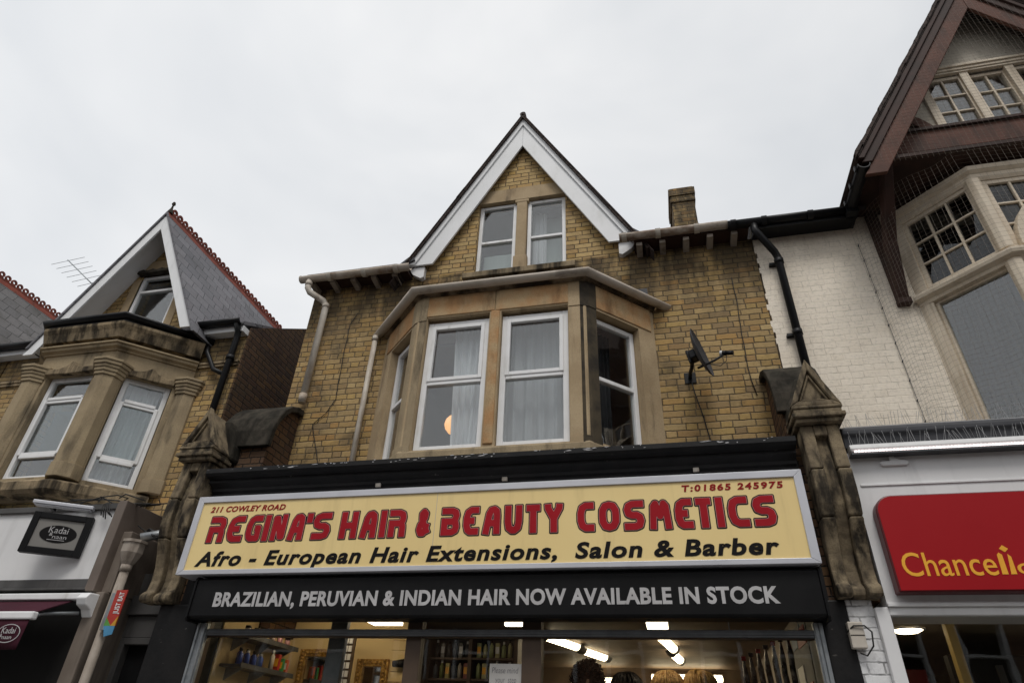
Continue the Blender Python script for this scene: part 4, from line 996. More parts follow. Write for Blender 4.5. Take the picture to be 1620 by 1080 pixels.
# gable roof
rf = MB()
for s_ in (-1, 1):
    n_ = Vector((s_*RS, 0, 1)).normalized(); e = (CX+s_*1.80, RA-RS*1.80)
    rf.prism([(CX, RA), e, (e[0]+n_.x*.05, e[1]+n_.z*.05), (CX, RA+.095)], -.96, 4.0)
rf.build('roof', m_tile, R)
vg = MB()
for s_ in (-1, 1):
    for i in range(19):
        a = .02+i*.095; dz = .085+random.uniform(-.008, .016)
        vg.prism([(CX+s_*a, RA+dz-RS*a-.055), (CX+s_*(a+.10), RA+dz-RS*(a+.10)-.06), (CX+s_*(a+.10), RA+dz-RS*(a+.10)+.012), (CX+s_*a, RA+dz-RS*a)], -.975-random.uniform(0, .014), -.90)
vg.build('verge_tiles', m_tile, R)
for s_ in (-1, 1):
    def strip_(d0, d1, y0, y1, zf, name, mat, bev=.006):
        xi = CX+s_*.0015
        q = lambda d: CX+s_*((RA-d-zf)/RS)
        MB().prism([(xi, RA-d0), (q(d0), zf), (q(d1), zf), (xi, RA-d1)], y0, y1).build(name, mat, R, bev)
    strip_(.005, .10, -.955, -.86, 6.96, 'barge_moulding', m_timberd)
    strip_(.10, .26, -.93, -.86, 6.92, 'barge_moulding', m_timberd)
    strip_(.26, .60, -.905, -.86, 6.76, 'barge_board', m_timber)
MB().box(CX-1.78, CX+1.78, -.86, -.01, 6.985, 7.03).build('soffit', m_timberd, R)
# gable face: stucco, window row, beam and little braces
GWX = (3.46, 4.94, 7.54, 8.52)
m = MB(); wall(m, CX-1.9, CX+1.9, 7.0, 9.9, [GWX], -.60, -.45, planes=[(RS, 1, RA-.02+RS*CX), (-RS, 1, RA-.02-RS*CX)])
m.build('gable_wall', m_stucco, R)
m = MB()
wall(m, CX-1.7, CX+1.7, 7.20, 7.50, [], -.70, -.60, planes=[(RS, 1, RA-.03+RS*CX), (-RS, 1, RA-.03-RS*CX)])
m.build('beam', m_timber, R, .008)
m = MB(); wall(m, CX-1.6, CX+1.6, 7.50, 7.545, [], -.73, -.60, planes=[(RS, 1, RA-.03+RS*CX), (-RS, 1, RA-.03-RS*CX)]); m.build('beam_moulding', m_timberd, R, .006)
m = MB(); wall(m, CX-1.5, CX+1.5, 7.03, 7.2, [], -.66, -.60); m.build('dark_board', m_timberd, R)
for s_ in (-1, 1):
    pts = [(CX+s_*x, z) for x, z in [(1.20, 7.93), (1.10, 7.92), (1.0, 7.88), (.90, 7.78), (.82, 7.65), (.79, 7.546), (.92, 7.546), (.95, 7.64), (1.02, 7.74), (1.10, 7.79), (1.27, 7.80)]]
    MB().prism(pts, -.65, -.60).build('curved_brace', m_timber, R, .005)
MB().box(3.40, 5.0, -.66, -.60, 8.52, 8.56).box(3.38, 5.02, -.68, -.60, 8.56, 8.60).box(3.42, 4.98, -.645, -.60, 8.49, 8.52).build('window_hood', m_cream, R, .006)
def leaded(par, x0, x1, z0, z1, y, nx, nz, M=None, fw=.05, bw=.022, gm=None, name='window', lab=None):
    m = MB(M); m.box(x0, x0+fw, y, y+.06, z0, z1); m.box(x1-fw, x1, y, y+.06, z0, z1); m.box(x0+fw, x1-fw, y+.002, y+.06, z0, z0+fw); m.box(x0+fw, x1-fw, y+.002, y+.06, z1-fw, z1)
    for i in range(1, nx): x = x0+fw+(x1-x0-2*fw)*i/nx; m.box(x-bw/2, x+bw/2, y+.006, y+.05, z0+fw, z1-fw)
    for j in range(1, nz): z = z0+fw+(z1-z0-2*fw)*j/nz; m.box(x0+fw, x1-fw, y+.009, y+.05, z-bw/2, z+bw/2)
    fr = m.build(name, m_cream, par, .004)
    if lab: fr['label'] = lab
    MB(M).box(x0+fw-.002, x1-fw+.002, y+.03, y+.036, z0+fw-.002, z1-fw+.002).build('pane', gm or m_glass, fr)
    return fr
gw = [3.495, 3.965, 4.435, 4.905]
for i in range(3): leaded(R, gw[i]+.015, gw[i+1]-.015, 7.56, 8.48, -.60+.02*(i % 2), 2, 3, fw=.048)
m = MB()
for x in gw: m.box(x-.045, x+.045, -.63, -.55, 7.546, 8.49)
m.build('mullion', m_cream, R, .005)
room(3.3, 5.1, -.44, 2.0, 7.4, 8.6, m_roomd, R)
# bracket under the gable's corner
MB().prism([(.0, 5.72), (-.06, 5.70), (-.10, 5.78), (-.30, 6.35), (-.80, 6.96), (-.80, 7.0), (-.62, 7.0), (-.18, 6.45), (.0, 6.2)], 2.66, 2.76, 'yz').build('bracket', m_timberd, R, .012)
MB().box(2.645, 2.775, -.09, 0, 5.67, 5.74).box(2.65, 2.77, -.07, 0, 5.74, 6.98).build('wall_post', m_timberd, R, .01)
# leaded bay
planR = [(2.86, 0), (3.48, -.64), (4.92, -.64), (5.54, 0)]
ml = MB().sweep([(-.06, 5.64), (.02, 5.64), (.03, 5.67), (.09, 5.69), (.10, 5.72), (.10, 5.745), (.04, 5.76), (.03, 5.79), (-.06, 5.80)], planR)
ml.build('bay_ledge', m_cream, R)
MB().sweep([(-.06, 6.72), (.0, 6.72), (.02, 6.75), (.02, 6.80), (.06, 6.83), (.07, 6.88), (.03, 6.90), (-.06, 6.985)], planR).build('bay_head', m_cream, R)
MB().prism([(2.9, .02), (3.5, -.6), (4.9, -.6), (5.5, .02)], 6.90, 6.98, 'xy').build('bay_top', m_timberd, R)
for (x, y) in planR[1:3]:
    pm = MB()
    pts = [(x+.075*cos(radians(22.5+45*k)), y+.02+.075*sin(radians(22.5+45*k))) for k in range(8)]
    pm.prism(pts, 3.9, 5.65, 'xy'); pm.prism(pts, 5.79, 6.73, 'xy')
    pm.build('corner_post', m_cream, R, .006)
for i in (0, 2):
    Mq = frame_mat(planR[i], planR[i+1]); l_ = (Vector(planR[i+1])-Vector(planR[i])).length
    a = (.0, .13) if i == 0 else (l_-.13, l_)
    MB(Mq).box(a[0], a[1], -.01, .12, 3.9, 5.645).box(a[0], a[1], -.008, .12, 5.79, 6.73).box(a[0]+.035, a[1]-.035, -.02, -.008, 3.9, 5.64).build('side_post', m_cream, R, .01)
    b_ = (.13, l_-.06) if i == 0 else (.06, l_-.13)
    leaded(R, b_[0], b_[1], 5.80, 6.72, .01, 3, 3, Mq, fw=.045, gm=m_glassl)
    leaded(R, b_[0], b_[1], 4.0, 5.645, .03, 1, 1, Mq, fw=.03)
Mq = frame_mat(planR[1], planR[2])
leaded(R, .07, 1.37, 5.80, 6.72, .01, 6, 3, Mq, fw=.05, gm=m_glassl)
leaded(R, .07, .45, 4.0, 5.645, .02, 1, 1, Mq, fw=.03); leaded(R, .99, 1.37, 4.0, 5.645, .02, 1, 1, Mq, fw=.03); leaded(R, .49, .95, 4.0, 5.645, .02, 1, 1, Mq, fw=.03)
ar = MB()
for (ro, ri, y0, y1) in ((.62, .55, -.70, -.60), (.56, .50, -.685, -.60), (.51, .45, -.665, -.60)):
    n_ = 24
    for k in range(n_):
        a0, a1 = pi*k/n_, pi*(k+1)/n_
        ar.prism([(CX+ro*cos(a0), 5.80+ro*sin(a0)*1.1), (CX+ro*cos(a1), 5.80+ro*sin(a1)*1.1), (CX+ri*cos(a1), 5.80+ri*sin(a1)*1.1), (CX+ri*cos(a0), 5.80+ri*sin(a0)*1.1)], y0, y1)
ar.build('arch_moulding', m_cream, R)
# shop front below: lead roof, white fascia, window
MB().prism([(0, 4.22), (-.60, 4.04), (-.70, 4.02), (-.745, 3.985), (-.745, 3.94), (-.72, 3.93), (-.71, 3.83), (0, 3.83)], 1.56, 7.5, 'yz').build('lead_roof', m_lead, R, .01)
MB().box(1.555, 7.5, -.705, -.02, 2.60, 3.79).build('shop_fascia', m_whitep, R)
MB().box(1.555, 7.5, -.725, -.705, 2.60, 2.625).box(1.60, 7.5, -.715, -.705, 3.50, 3.52).build('fascia_trim', m_whitep, R, .004)
MB().box(1.47, 1.56, -.70, -.60, 0, 2.60).box(1.56, 7.5, -.70, -.60, 2.545, 2.60).box(3.6, 3.68, -.69, -.60, .4, 2.545).box(1.56, 7.5, -.69, -.60, 0, .4).build('shop_window', m_whitep, R, .006)
MB().box(1.56, 3.6, -.655, -.648, .4, 2.545).build('pane', m_glassd, R); MB().box(3.68, 7.5, -.655, -.648, .4, 2.545).build('pane', m_glassd, R)
m_offw = plain('office_wall', (.30, .23, .12), (.26, .20, .105), 1.5, .8, 0, 0); m_offc = plain('office_ceiling', (.24, .19, .115), (.20, .155, .095), 1.5, .85, 0, 0)
room(1.50, 7.4, -.5, 4.5, 0, 2.72, m_offc, R, 'office_room')
MB().box(1.51, 7.3, 4.3, 4.4, 0, 2.7).box(1.51, 1.54, -.45, 4.3, 0, 2.71).build('office_wall', m_offw, R)
MB().box(2.24, 2.31, .28, .36, 0, 2.715).build('office_post', plain('office_post', (.50, .36, .13), None, 3, .5, 0, 0), R, .005)
MB().box(2.40, 5.8, .9, 1.0, 0, 2.50).build('dark_screen', m_dark, R)
for x in (2.75, 3.15, 3.6): MB().box(x, x+.05, .87, .9, 1.3, 2.42).build('screen_bar', m_grey, R)
tag(MB().box(1.98, 2.42, 1.6, 1.66, 1.2, 2.46).build('red_panel', m_redside, None, .01), 'dark red panel standing inside the right shop window', 'panel')
LG2 = 'lights on the right shop ceiling'
for (x, y, lab) in ((1.84, .22, 'long bright ceiling light at the top left corner of the right shop window'), (2.15, .95, 'oval ceiling light lower down in the right shop window, left of the tan post')):
    t = thing('ceiling_lamp', lab, 'light', (x, y, 2.72), LG2)
    MB().lathe([(0, -.035), (.09, -.03), (.13, -.01), (.13, 0)], (x, y, 2.718), 20).build('diffuser', m_lamp, t); MB().lathe([(.13, -.012), (.15, -.01), (.15, .0)], (x, y, 2.719), 20).build('rim', m_alu, t)
# LED trim strip
t = thing('led_strip', 'white trim with a row of lit dots topping the white shop fascia', 'light', (4.5, -.75, 3.78))
MB().prism([(-.70, 3.772), (-.79, 3.772), (-.80, 3.79), (-.79, 3.826), (-.705, 3.828)], 1.575, 7.5, 'yz').build('trim', m_whitep, t, .004)
m = MB(); x = 1.60
while x < 5.2: m.box(x, x+.017, -.803, -.785, 3.755, 3.771); x += .026
m.build('led_row', m_led, t)
MB().box(1.575, 7.5, -.80, -.705, 3.740, 3.754).build('under_rail', m_galvd, t)
m = MB(); m.prism([(1.80, 3.66), (1.98, 3.66), (2.0, 3.68), (1.98, 3.70), (1.93, 3.705), (1.90, 3.738), (1.86, 3.738), (1.86, 3.70), (1.80, 3.70), (1.78, 3.68)], -.73, -.70)
m.build('trim_bracket', m_whitep, t, .006)
# red sign
t = thing('shop_sign', 'glossy red sign box with golden lettering on the white shop fascia', 'sign', (3.8, -.76, 2.66))
x0, x1, z0, z1, r_ = 1.625, 6.2, 2.675, 3.385, .13
def rb(i): return [(x0+i, z0+i), (x1-i, z0+i)]+[(x1-r_+(r_-i)*sin(pi/2*(1-k/8)), z1-r_+(r_-i)*cos(pi/2*(1-k/8))) for k in range(9)]+[(x0+r_-(r_-i)*sin(pi/2*k/8), z1-r_+(r_-i)*cos(pi/2*k/8)) for k in range(9)]
MB().prism(rb(0), -.822, -.705).build('sign_case', m_redside, t, .012); MB().prism(rb(.012), -.826, -.80).build('sign_face', m_redbox, t)
Y_ = -.8275
lt = text('lettering', 'Chance', m_gold, t, (1.690, Y_, 2.782), 1, width=.602, height=.168, bold=.004, depth=.0012)
m = MB(); m.prism([(2.308, 2.786), (2.345, 2.786), (2.350, 2.92), (2.332, 2.935), (2.318, 2.92)], Y_-.001, Y_+.003); m.prism([(2.362, 2.786), (2.398, 2.786), (2.402, 2.905), (2.385, 2.925)], Y_-.001, Y_+.003); m.prism([(2.345, 2.962), (2.375, 2.937), (2.402, 2.960), (2.372, 2.986)], Y_-.001, Y_+.003)
m.build('letter_accent', m_gold, t)
text('lettering', 'ors', m_gold, t, (2.412, Y_, 2.785), 1, width=.29, height=.112, bold=.004, depth=.0012)
# bird spikes
def spikes(label, x0, x1, y, z, n, h):
    m = MB(); m.box(x0, x1, y-.012, y+.012, z, z+.006)
    for i in range(n):
        x = x0+(x1-x0)*i/n+random.uniform(-.01, .01); a = random.uniform(-.5, .5); c = random.uniform(-.9, .5)
        hh = h*random.uniform(.75, 1.1); m.tube([(x, y, z), (x+hh*sin(a)*.6, y+hh*sin(c)*.5, z+hh*cos(a))], .0016, 3, False)
    tag(m.build('bird_spikes', m_steelw, None, loc=((x0+x1)/2, y, z)), label, 'bird spikes', 'bird spike strips')
spikes('row of wire bird spikes on the white lit trim of the right shop', 1.60, 3.4, -.765, 3.828, 78, .115)
spikes('row of wire bird spikes on the lead roof below the white wall', 1.62, 3.4, -.62, 4.05, 70, .13)
# bird net: fine twine over gable and bay
m = MB(); yN = -.99
def zr(x): return RA-.28-RS*abs(x-CX)
dx = .052; x = CX-1.62
while x < CX+1.6:
    zt = zr(x)
    if zt > 6.8: m.tube([(x, yN+.006*sin(x*9), zt-(zt-6.8)*j/6+.0) for j in range(7)], .0010, 3, False, False)
    x += dx
z = 6.82
while z < 9.4:
    hw = (RA-.28-z)/RS
    if hw > .05: m.tube([(CX-hw+2*hw*j/10, yN+.006*sin(z*9)+.004*sin(j), z+.008*sin(j*1.7)) for j in range(11)], .0010, 3, False, False)
    z += dx
def npos(s, t):
    """net skirt: from a line of hooks on the white wall round to the gable front"""
    K = [(2.47, -.02), (2.72, -.55), (3.25, -.93), (CX+1.3, -.96)]; B = [(2.50, -.02), (2.78, -.30), (3.40, -.80), (CX+1.3, -.80)]
    i = min(2, int(s)); u = s-i
    a = [K[i][q]*(1-u)+K[i+1][q]*u for q in (0, 1)]; b = [B[i][q]*(1-u)+B[i+1][q]*u for q in (0, 1)]
    w_ = .015*sin(9*s+5*t)
    return (b[0]+(a[0]-b[0])*t+w_, b[1]+(a[1]-b[1])*t+w_*.6, 4.08+(6.86-4.08)*t+.01*sin(7*s))
s_ = 0
while s_ <= 3.0:
    m.tube([npos(s_, j/24) for j in range(25)], .0009, 3, False, False); s_ += (.085 if s_ < 1 else (.08 if s_ < 2 else .026))
for j in range(54): m.tube([npos(k/12, j/53) for k in range(37)], .0009, 3, False, False)
tag(m.build('bird_net', m_net, None), 'fine bird netting stretched over the brown timber gable and the leaded bay', 'net')
hkm = MB()
for i in range(11): hkm.tube([(2.485+.003*i, -.004, 6.55-.22*i), (2.485+.003*i, -.03, 6.56-.22*i)], .006, 5)
hkm.tube([(2.485+.003*i, -.022, 6.55-.22*i) for i in range(11)], .0025, 4)
tag(hkm.build('net_line', m_galvd, None), 'straight wire line of net hooks down the white painted wall', 'wire')
# alarm box on the pier
t = thing('alarm_box', 'small grey junction box with a looping black cable on the pier right of the shutter', 'box', (1.31, -.67, 2.33))
MB().box(1.255, 1.355, -.72, -.66, 2.325, 2.50).build('case', m_pipe, t, .008); MB().box(1.258, 1.352, -.7225, -.72, 2.408, 2.413).build('lid_seam', m_ink, t)
MB().tube([(1.24, -.70, 2.43), (1.29, -.73, 2.47), (1.36, -.735, 2.47), (1.40, -.73, 2.43), (1.39, -.72, 2.34), (1.34, -.70, 2.28), (1.30, -.69, 2.30)], .006, 6).build('cable', m_cable, t)
# ================================================================== THE LEFT HOUSES
def slate_house(label, cx, x0, x1, full):
    T = thing('brick_house', label, 'house', (cx, 0, 0))
    A, s_ = 8.44, 1.8
    gw_ = (cx-.37, cx+.37, 6.45, 7.55)
    m = MB(); wall(m, x0, x1, 2.6, 6.24, [(cx-1.1, cx+1.1, 4.0, 5.4)] if full else [], 0, .25); m.build('wall', m_brick2, T)
    m = MB(); wall(m, cx-1.4, cx+1.4, 6.24, 8.3, [gw_], .001, .25, planes=[(s_, 1, A-.05+s_*cx), (-s_, 1, A-.05-s_*cx)]); m.build('gable_wall', m_gbrick, T)
    MB().prism([(0.0, 2.6), (8, 2.6), (8, 8.4), (5, 9.7), (0, 6.33)], x1-.005, x1+.02, 'yz').build('flank_wall', m_dbrick, T)
    MB().prism([(-.14, 6.30), (5.2, 9.05), (5.2, 9.10), (-.14, 6.35)], x0, x1-.01, 'yz').build('main_roof', m_slate, T)
    rf = MB()
    for g in (-1, 1):
        n_ = Vector((g*s_, 0, 1)).normalized(); e = (cx+g*1.32, A-s_*1.32)
        rf.prism([(cx, A+.004), (e[0], e[1]+.004), (e[0]+n_.x*.035, e[1]+n_.z*.035), (cx, A+.07)], -.41, 3.6)
    rf.build('roof', m_slate if full else m_slate2, T)
    # crested ridge
    rm = MB(); rm.prism([(cx-.075, A-.06), (cx, A+.085), (cx+.075, A-.06), (cx+.05, A-.06), (cx, A+.02), (cx-.05, A-.06)], -.40, 3.0)
    rm.build('ridge_tile', m_terra, T)
    k = 0; y = -.34
    while y < 2.9:
        cr = MB(); n_ = 14
        for i in range(n_):
            a0, a1 = 2*pi*i/n_, 2*pi*(i+1)/n_
            cr.prism([(y+.065+.056*cos(a0), A+.14+.058*sin(a0)), (y+.065+.056*cos(a1), A+.14+.058*sin(a1)), (y+.065+.026*cos(a1), A+.14+.026*sin(a1)), (y+.065+.026*cos(a0), A+.14+.026*sin(a0))], cx-.014, cx+.014, 'yz')
        cr.box(cx-.016, cx+.016, y+.01, y+.12, A+.06, A+.095)
        cr.build('crest', m_terra, T); y += .128
    # boards with deep soffit
    for g in (-1, 1):
        q = lambda d, zf: cx+g*((A-d-zf)/s_)
        zf = 6.17 if g > 0 and full else 5.98; xi = cx+g*.0012
        bd = MB().prism([(xi, A+.0), (q(0, zf), zf), (q(.30, zf), zf), (xi, A-.30)], -.385, -.355).build('gable_board', m_board, T, .003)
        MB().prism([(xi, A-.01), (q(.01, zf+.1), zf+.1), (q(.05, zf+.1), zf+.1), (xi, A-.05)], -.354, .0).build('verge_soffit', m_board, T)
    MB().lathe([(0, .26), (.02, .24), (.03, .20), (.012, .17), (.02, .1), (.045, .02), (.05, 0)], (cx, -.36, A+.05), 10).build('ridge_finial', m_moss, T)
    for (a, b) in ((x0, cx-1.2), (cx+1.18, x1)):
        if b-a < .1: continue
        gutter([(a, -.20, 6.33), (b, -.20, 6.33)], .06, 'gutter', m_blkpl, T, [])
        MB().box(a, b, -.135, .0, 6.20, 6.285).build('fascia_board', m_board, T, .004)
    if not full:
        MB().tube([(x1-.12, -.20, 6.29), (x1-.12, -.08, 6.12), (x1-.12, -.08, 3.0)], .04, 10).build('downpipe', m_blkpl, T)
        return T
    # attic window with stone surround
    MB().box(cx-.50, cx-.37, -.012, .2, 6.2, 7.49).build('jamb', m_stone, T, .006); MB().box(cx+.37, cx+.50, -.012, .2, 6.2, 7.49).build('jamb', m_stone, T, .006)
    m = MB(); wall(m, cx-.52, cx+.52, 7.60, 7.84, [], -.016, .2, planes=[(s_, 1, A-.06+s_*cx), (-s_, 1, A-.06-s_*cx)]); m.build('lintel', m_stone, T, .006)
    m = MB(); m.prism([(cx-.42, 7.55), (cx+.42, 7.55), (cx+.41, 7.6)]+[(cx+.41-.082*k, 7.60+(.022 if k % 2 else -.005)) for k in range(1, 10)]+[(cx-.41, 7.60)], -.09, .2); m.build('hood_mould', m_moss, T, .006)
    window(T, cx-.365, cx+.365, 6.45, 7.545, .015, m_white, m_glass, (7.25,), .05)
    room(cx-.40, cx+.40, .26, 2.2, 6.2, 7.56, m_roomd, T)
    # stone bay
    pB = [(cx-1.23, 0), (cx-.55, -.64), (cx+.55, -.64), (cx+1.23, 0)]
    sd_ = [(pB[0], pB[1]), (pB[1], pB[2]), (pB[2], pB[3])]
    m = MB()
    for i, (a, b) in enumerate(sd_):
        Mx_ = frame_mat(a, b); l_ = (Vector(b)-Vector(a)).length; q = MB(Mx_)
        wall(q, 0, l_, 3.80, 5.96, [(.19, l_-.19, 4.03, 5.40)], 0, .18)
        m.add([tuple(Mx_ @ Vector(v)) for v in q.v], q.f)
    by = m.build('bay_wall', m_stonel, T)
    for i, (x, y) in enumerate(pB):
        for (r1, za, zb) in ((.155, 4.16, 5.30), (.18, 3.99, 4.16), (.175, 5.30, 5.345), (.19, 5.345, 5.39), (.205, 5.39, 5.43), (.225, 5.43, 5.475), (.24, 5.475, 5.51)):
            yy = y+.05 if 0 < i < 3 else y+.03
            MB().prism([(x+r1*cos(radians(22.5+45*k)), yy+r1*sin(radians(22.5+45*k))) for k in range(8)], za+.0005*i, zb, 'xy').build('column' if zb-za > 1 else ('column_base' if zb < 4.5 else 'capital'), m_stonel, by, .006)
    for i, (a, b) in enumerate(sd_):                       # shaped heads over the windows
        Mx_ = frame_mat(a, b); l_ = (Vector(b)-Vector(a)).length; c_ = l_/2
        MB(Mx_).prism([(.18, 5.40), (.18, 5.47), (c_-.18, 5.47), (c_-.08, 5.50), (c_, 5.57), (c_+.08, 5.50), (c_+.18, 5.47), (l_-.18, 5.47), (l_-.18, 5.40), (c_, 5.385)], -.05, .02).build('window_head', m_stoned, by, .008)
        window(T, .2, l_-.2, 4.03, 5.40, .07, m_white, m_glass, (5.06, 4.36) if i != 1 else (5.06, 4.36), .058, M=Mx_, sash=(1,))
    MB().sweep([(-.02, 5.70), (.02, 5.70), (.03, 5.72), (.07, 5.74), (.075, 5.77), (.10, 5.78), (.10, 5.80), (-.02, 5.82)], pB).build('string_moulding', m_stonel, by)
    MB().sweep([(-.02, 5.86), (.09, 5.86), (.12, 5.96), (.15, 6.02), (.15, 6.06), (-.02, 6.07)], pB).build('cornice', m_stoned, by)
    MB().sweep([(-.05, 3.78), (.10, 3.80), (.13, 3.84), (.13, 3.93), (.10, 3.955), (-.05, 4.0)], pB).build('sill', m_stoned, by)
    gutter([(cx-1.33, .05, 6.16), (cx-.62, -.78, 6.16), (cx+.62, -.78, 6.16), (cx+1.36, .0, 6.16)], .06, 'gutter', m_blkpl, T)
    MB().prism([(cx-1.25, .0), (cx-.6, -.76), (cx+.6, -.76), (cx+1.25, .0)], 6.06, 6.13, 'xy').build('bay_top', m_lead, T)
    room(cx-1.3, cx+1.3, .26, 3, 3.9, 5.5, m_roomd, T)
    MB().prism([(cx-1.1, .24), (cx-.5, -.44), (cx+.5, -.44), (cx+1.1, .24)], 5.52, 5.55, 'xy').build('bay_ceiling', m_roomd, T)
    # black downpipe and string course right of the bay
    MB().tube([(x1-.07, -.20, 6.29), (x1-.07, -.12, 6.2), (x1-.09, -.085, 6.1), (x1-.09, -.085, 3.3)], .042, 10).tube([(x1-.09, -.085, 5.78), (x1-.09, -.085, 5.84)], .055, 10).build('downpipe', m_blkpl, T)
    MB().tube([(cx+1.30, -.03, 6.12), (cx+1.36, -.06, 5.95), (x1-.30, -.07, 5.66), (x1-.10, -.085, 5.56)], .032, 8).build('waste_pipe', m_blkpl, T)
    for (a, b) in ((x0, cx-1.25), (cx+1.22, x1)): MB().box(a, b, -.03, .0, 5.73, 5.79).box(a, b, -.045, .0, 5.77, 5.805).build('string_course', m_stoned, T, .004)
    return T
LH = slate_house('brick house with grey slate gable roof, red crested ridge and stone columned bay', -7.06, -9.2, -5.2, True)
slate_house('partly hidden brick house at the far left with mossy slate roof and red crested ridge', -11.3, -13.4, -9.2, False)
curtain(.25, .64, 4.05, 5.4, .22, m_curt, 'white curtain in the slanting bay window of the left house', 6, .025, 0, CG, M=frame_mat((-6.51, -.64), (-5.83, 0)))
# left shop front
m = MB(); m.box(-9.4, -5.40, -.70, -.02, 2.86, 3.62); m.build('shop_fascia', m_whitep, LH)
MB().box(-9.4, -5.40, -.74, -.70, 2.80, 2.885).box(-9.4, -5.40, -.76, -.70, 2.78, 2.80).box(-9.4, -5.40, -.735, -.70, 3.58, 3.64).build('fascia_trim', m_grey, LH, .005)
MB().box(-5.40, -5.30, -.80, -.02, 2.76, 3.64).box(-5.43, -5.40, -.78, -.70, 2.78, 3.62).build('end_board', plain('taupe_board', (.17, .135, .11), (.14, .11, .09), 3, .6, 0, .1), LH, .006)
MB().box(-9.4, -5.34, -.62, .0, 0, 2.80).build('shop_wall', m_dark, LH)
MB().box(-5.36, -5.21, -.755, -.05, 0, 2.76).box(-5.33, -5.20, -.70, -.05, 2.76, 3.35).build('pilaster', plain('taupe_pilaster', (.20, .165, .135), (.16, .13, .105), 3, .7, 0, .1, 30, .3, streak=(.06, .05, .04)), LH, .01)
# angled logo sign
a0, a1 = Vector((-6.16, -1.0, 0)), Vector((-5.70, -.725, 0)); lw = (a1-a0).length; Mx_ = frame_mat(a0, a1); an = atan2(a1.y-a0.y, a1.x-a0.x)
t = thing('logo_sign', 'black framed grey sign with an oval emblem on the white fascia at the left', 'sign', (-5.93, -.86, 3.1))
m = MB(Mx_); m.box(0, .06, -.03, .05, 3.09, 3.49); m.box(lw-.06, lw, -.03, .05, 3.09, 3.49); m.box(.06, lw-.06, -.03, .05, 3.09, 3.15); m.box(.06, lw-.06, -.03, .05, 3.43, 3.49); m.build('frame', m_blk, t, .004)
MB(Mx_).box(.06, lw-.06, -.012, .04, 3.15, 3.43).build('face', plain('grey_sign_face', (.23, .22, .20), (.20, .19, .175), 2, .5, 0, 0), t)
n_ = 36; ex, ez = lw/2+.01, 3.29
MB(Mx_).prism([(ex+.165*cos(2*pi*k/n_), ez+.085*sin(2*pi*k/n_)) for k in range(n_)], -.016, -.011).build('oval', m_ink, t)
def tloc(x, y, z): v = Mx_ @ Vector((x, y, z)); return (v.x, v.y, v.z)
text('lettering', 'Kadai', m_silver, t, tloc(ex-.09, -.0175, 3.298), 1, width=.17, height=.062, rotz=an, depth=.0008, bold=-.005)
text('lettering', '&', m_silver, t, tloc(ex-.075, -.0175, 3.268), 1, width=.03, height=.032, rotz=an, depth=.0008)
text('lettering', 'naan', m_silver, t, tloc(ex-.04, -.0175, 3.245), 1, width=.125, height=.038, rotz=an, depth=.0008, bold=-.005)
MB(Mx_).box(ex-.08, ex+.075, -.018, -.016, 3.228, 3.233).build('underline', m_silver, t)
t = thing('sign_light', 'dusty grey strip light with loose black wires over the left shop fascia', 'light', (-6.0, -.9, 3.6))
MB(Mx_).box(-.05, .50, -.06, .03, 3.56, 3.595).box(-.03, .48, -.05, .02, 3.545, 3.56).build('housing', m_alu, t, .006)
MB(Mx_).box(.05, .08, .03, .25, 3.57, 3.6).box(.40, .43, .03, .15, 3.57, 3.6).build('arm', m_blk, t)
for k in range(5):
    p0 = Vector((-6.5+.25*k, -.72, 3.66)); MB().tube([p0+Vector((random.uniform(0, .3)*j/5*2+.05*j, -.06*sin(j), -.05*sin(j*.9+k)+.02*random.random())) for j in range(7)], .007, 5).build('wire', m_cable, t)
m = MB()
for k in range(5): m.tube([(-5.62+.05*k*.5, -.76-.01*k, 3.63), (-5.60+.03*k, -.79, 3.57-.012*k), (-5.58+.035*k, -.78, 3.50-.02*(k % 3))], .006, 5)
m.build('wire', m_cable, t)
# awning
t = thing('awning', 'half open burgundy awning with white cassette and oval emblem on its valance', 'awning', (-7.3, -.9, 2.6))
MB().box(-9.2, -5.36, -.84, -.76, 2.675, 2.735).build('cassette', m_white, t, .01)
MB().prism([(-.70, 2.735), (-.86, 2.73), (-.90, 2.68), (-.87, 2.62), (-.80, 2.59), (-.76, 2.53), (-.70, 2.53)], -5.36, -5.25, 'yz').build('end_cap', m_white, t, .01)
MB().prism([(-.80, 2.672), (-1.16, 2.50), (-1.16, 2.492), (-.80, 2.664)], -9.2, -5.48, 'yz').build('canopy', m_awn, t)
MB().box(-9.2, -5.42, -1.21, -1.15, 2.44, 2.505).build('front_bar', m_white, t, .012)
m = MB(); n_ = 40; vs = []
for i in range(n_+1):
    x = -8.0+(8.0-5.45)*i/n_
    for j in range(5): vs.append((x, -1.19+.012*sin(i*.9)*j/4, 2.44-.24*j/4))
m.add(vs, [(i*5+j, (i+1)*5+j, (i+1)*5+j+1, i*5+j+1) for i in range(n_) for j in range(4)], True)
va = m.build('valance', m_awn, t, fix=False); md = va.modifiers.new('thickness', 'SOLIDIFY'); md.thickness = .003
MB().tube([(-5.36, -.80, 2.56), (-5.55, -1.0, 2.52), (-5.46, -1.17, 2.47)], .016, 8).build('folding_arm', m_galv, t)
n_ = 30; m = MB(); cx_, cz_ = -5.60, 2.325
for k in range(n_):
    a_, b_ = 2*pi*k/n_, 2*pi*(k+1)/n_
    m.prism([(cx_+.125*cos(a_), cz_+.075*sin(a_)), (cx_+.125*cos(b_), cz_+.075*sin(b_)), (cx_+.119*cos(b_), cz_+.069*sin(b_)), (cx_+.119*cos(a_), cz_+.069*sin(a_))], -1.209, -1.206)
m.build('oval', m_silver, va)
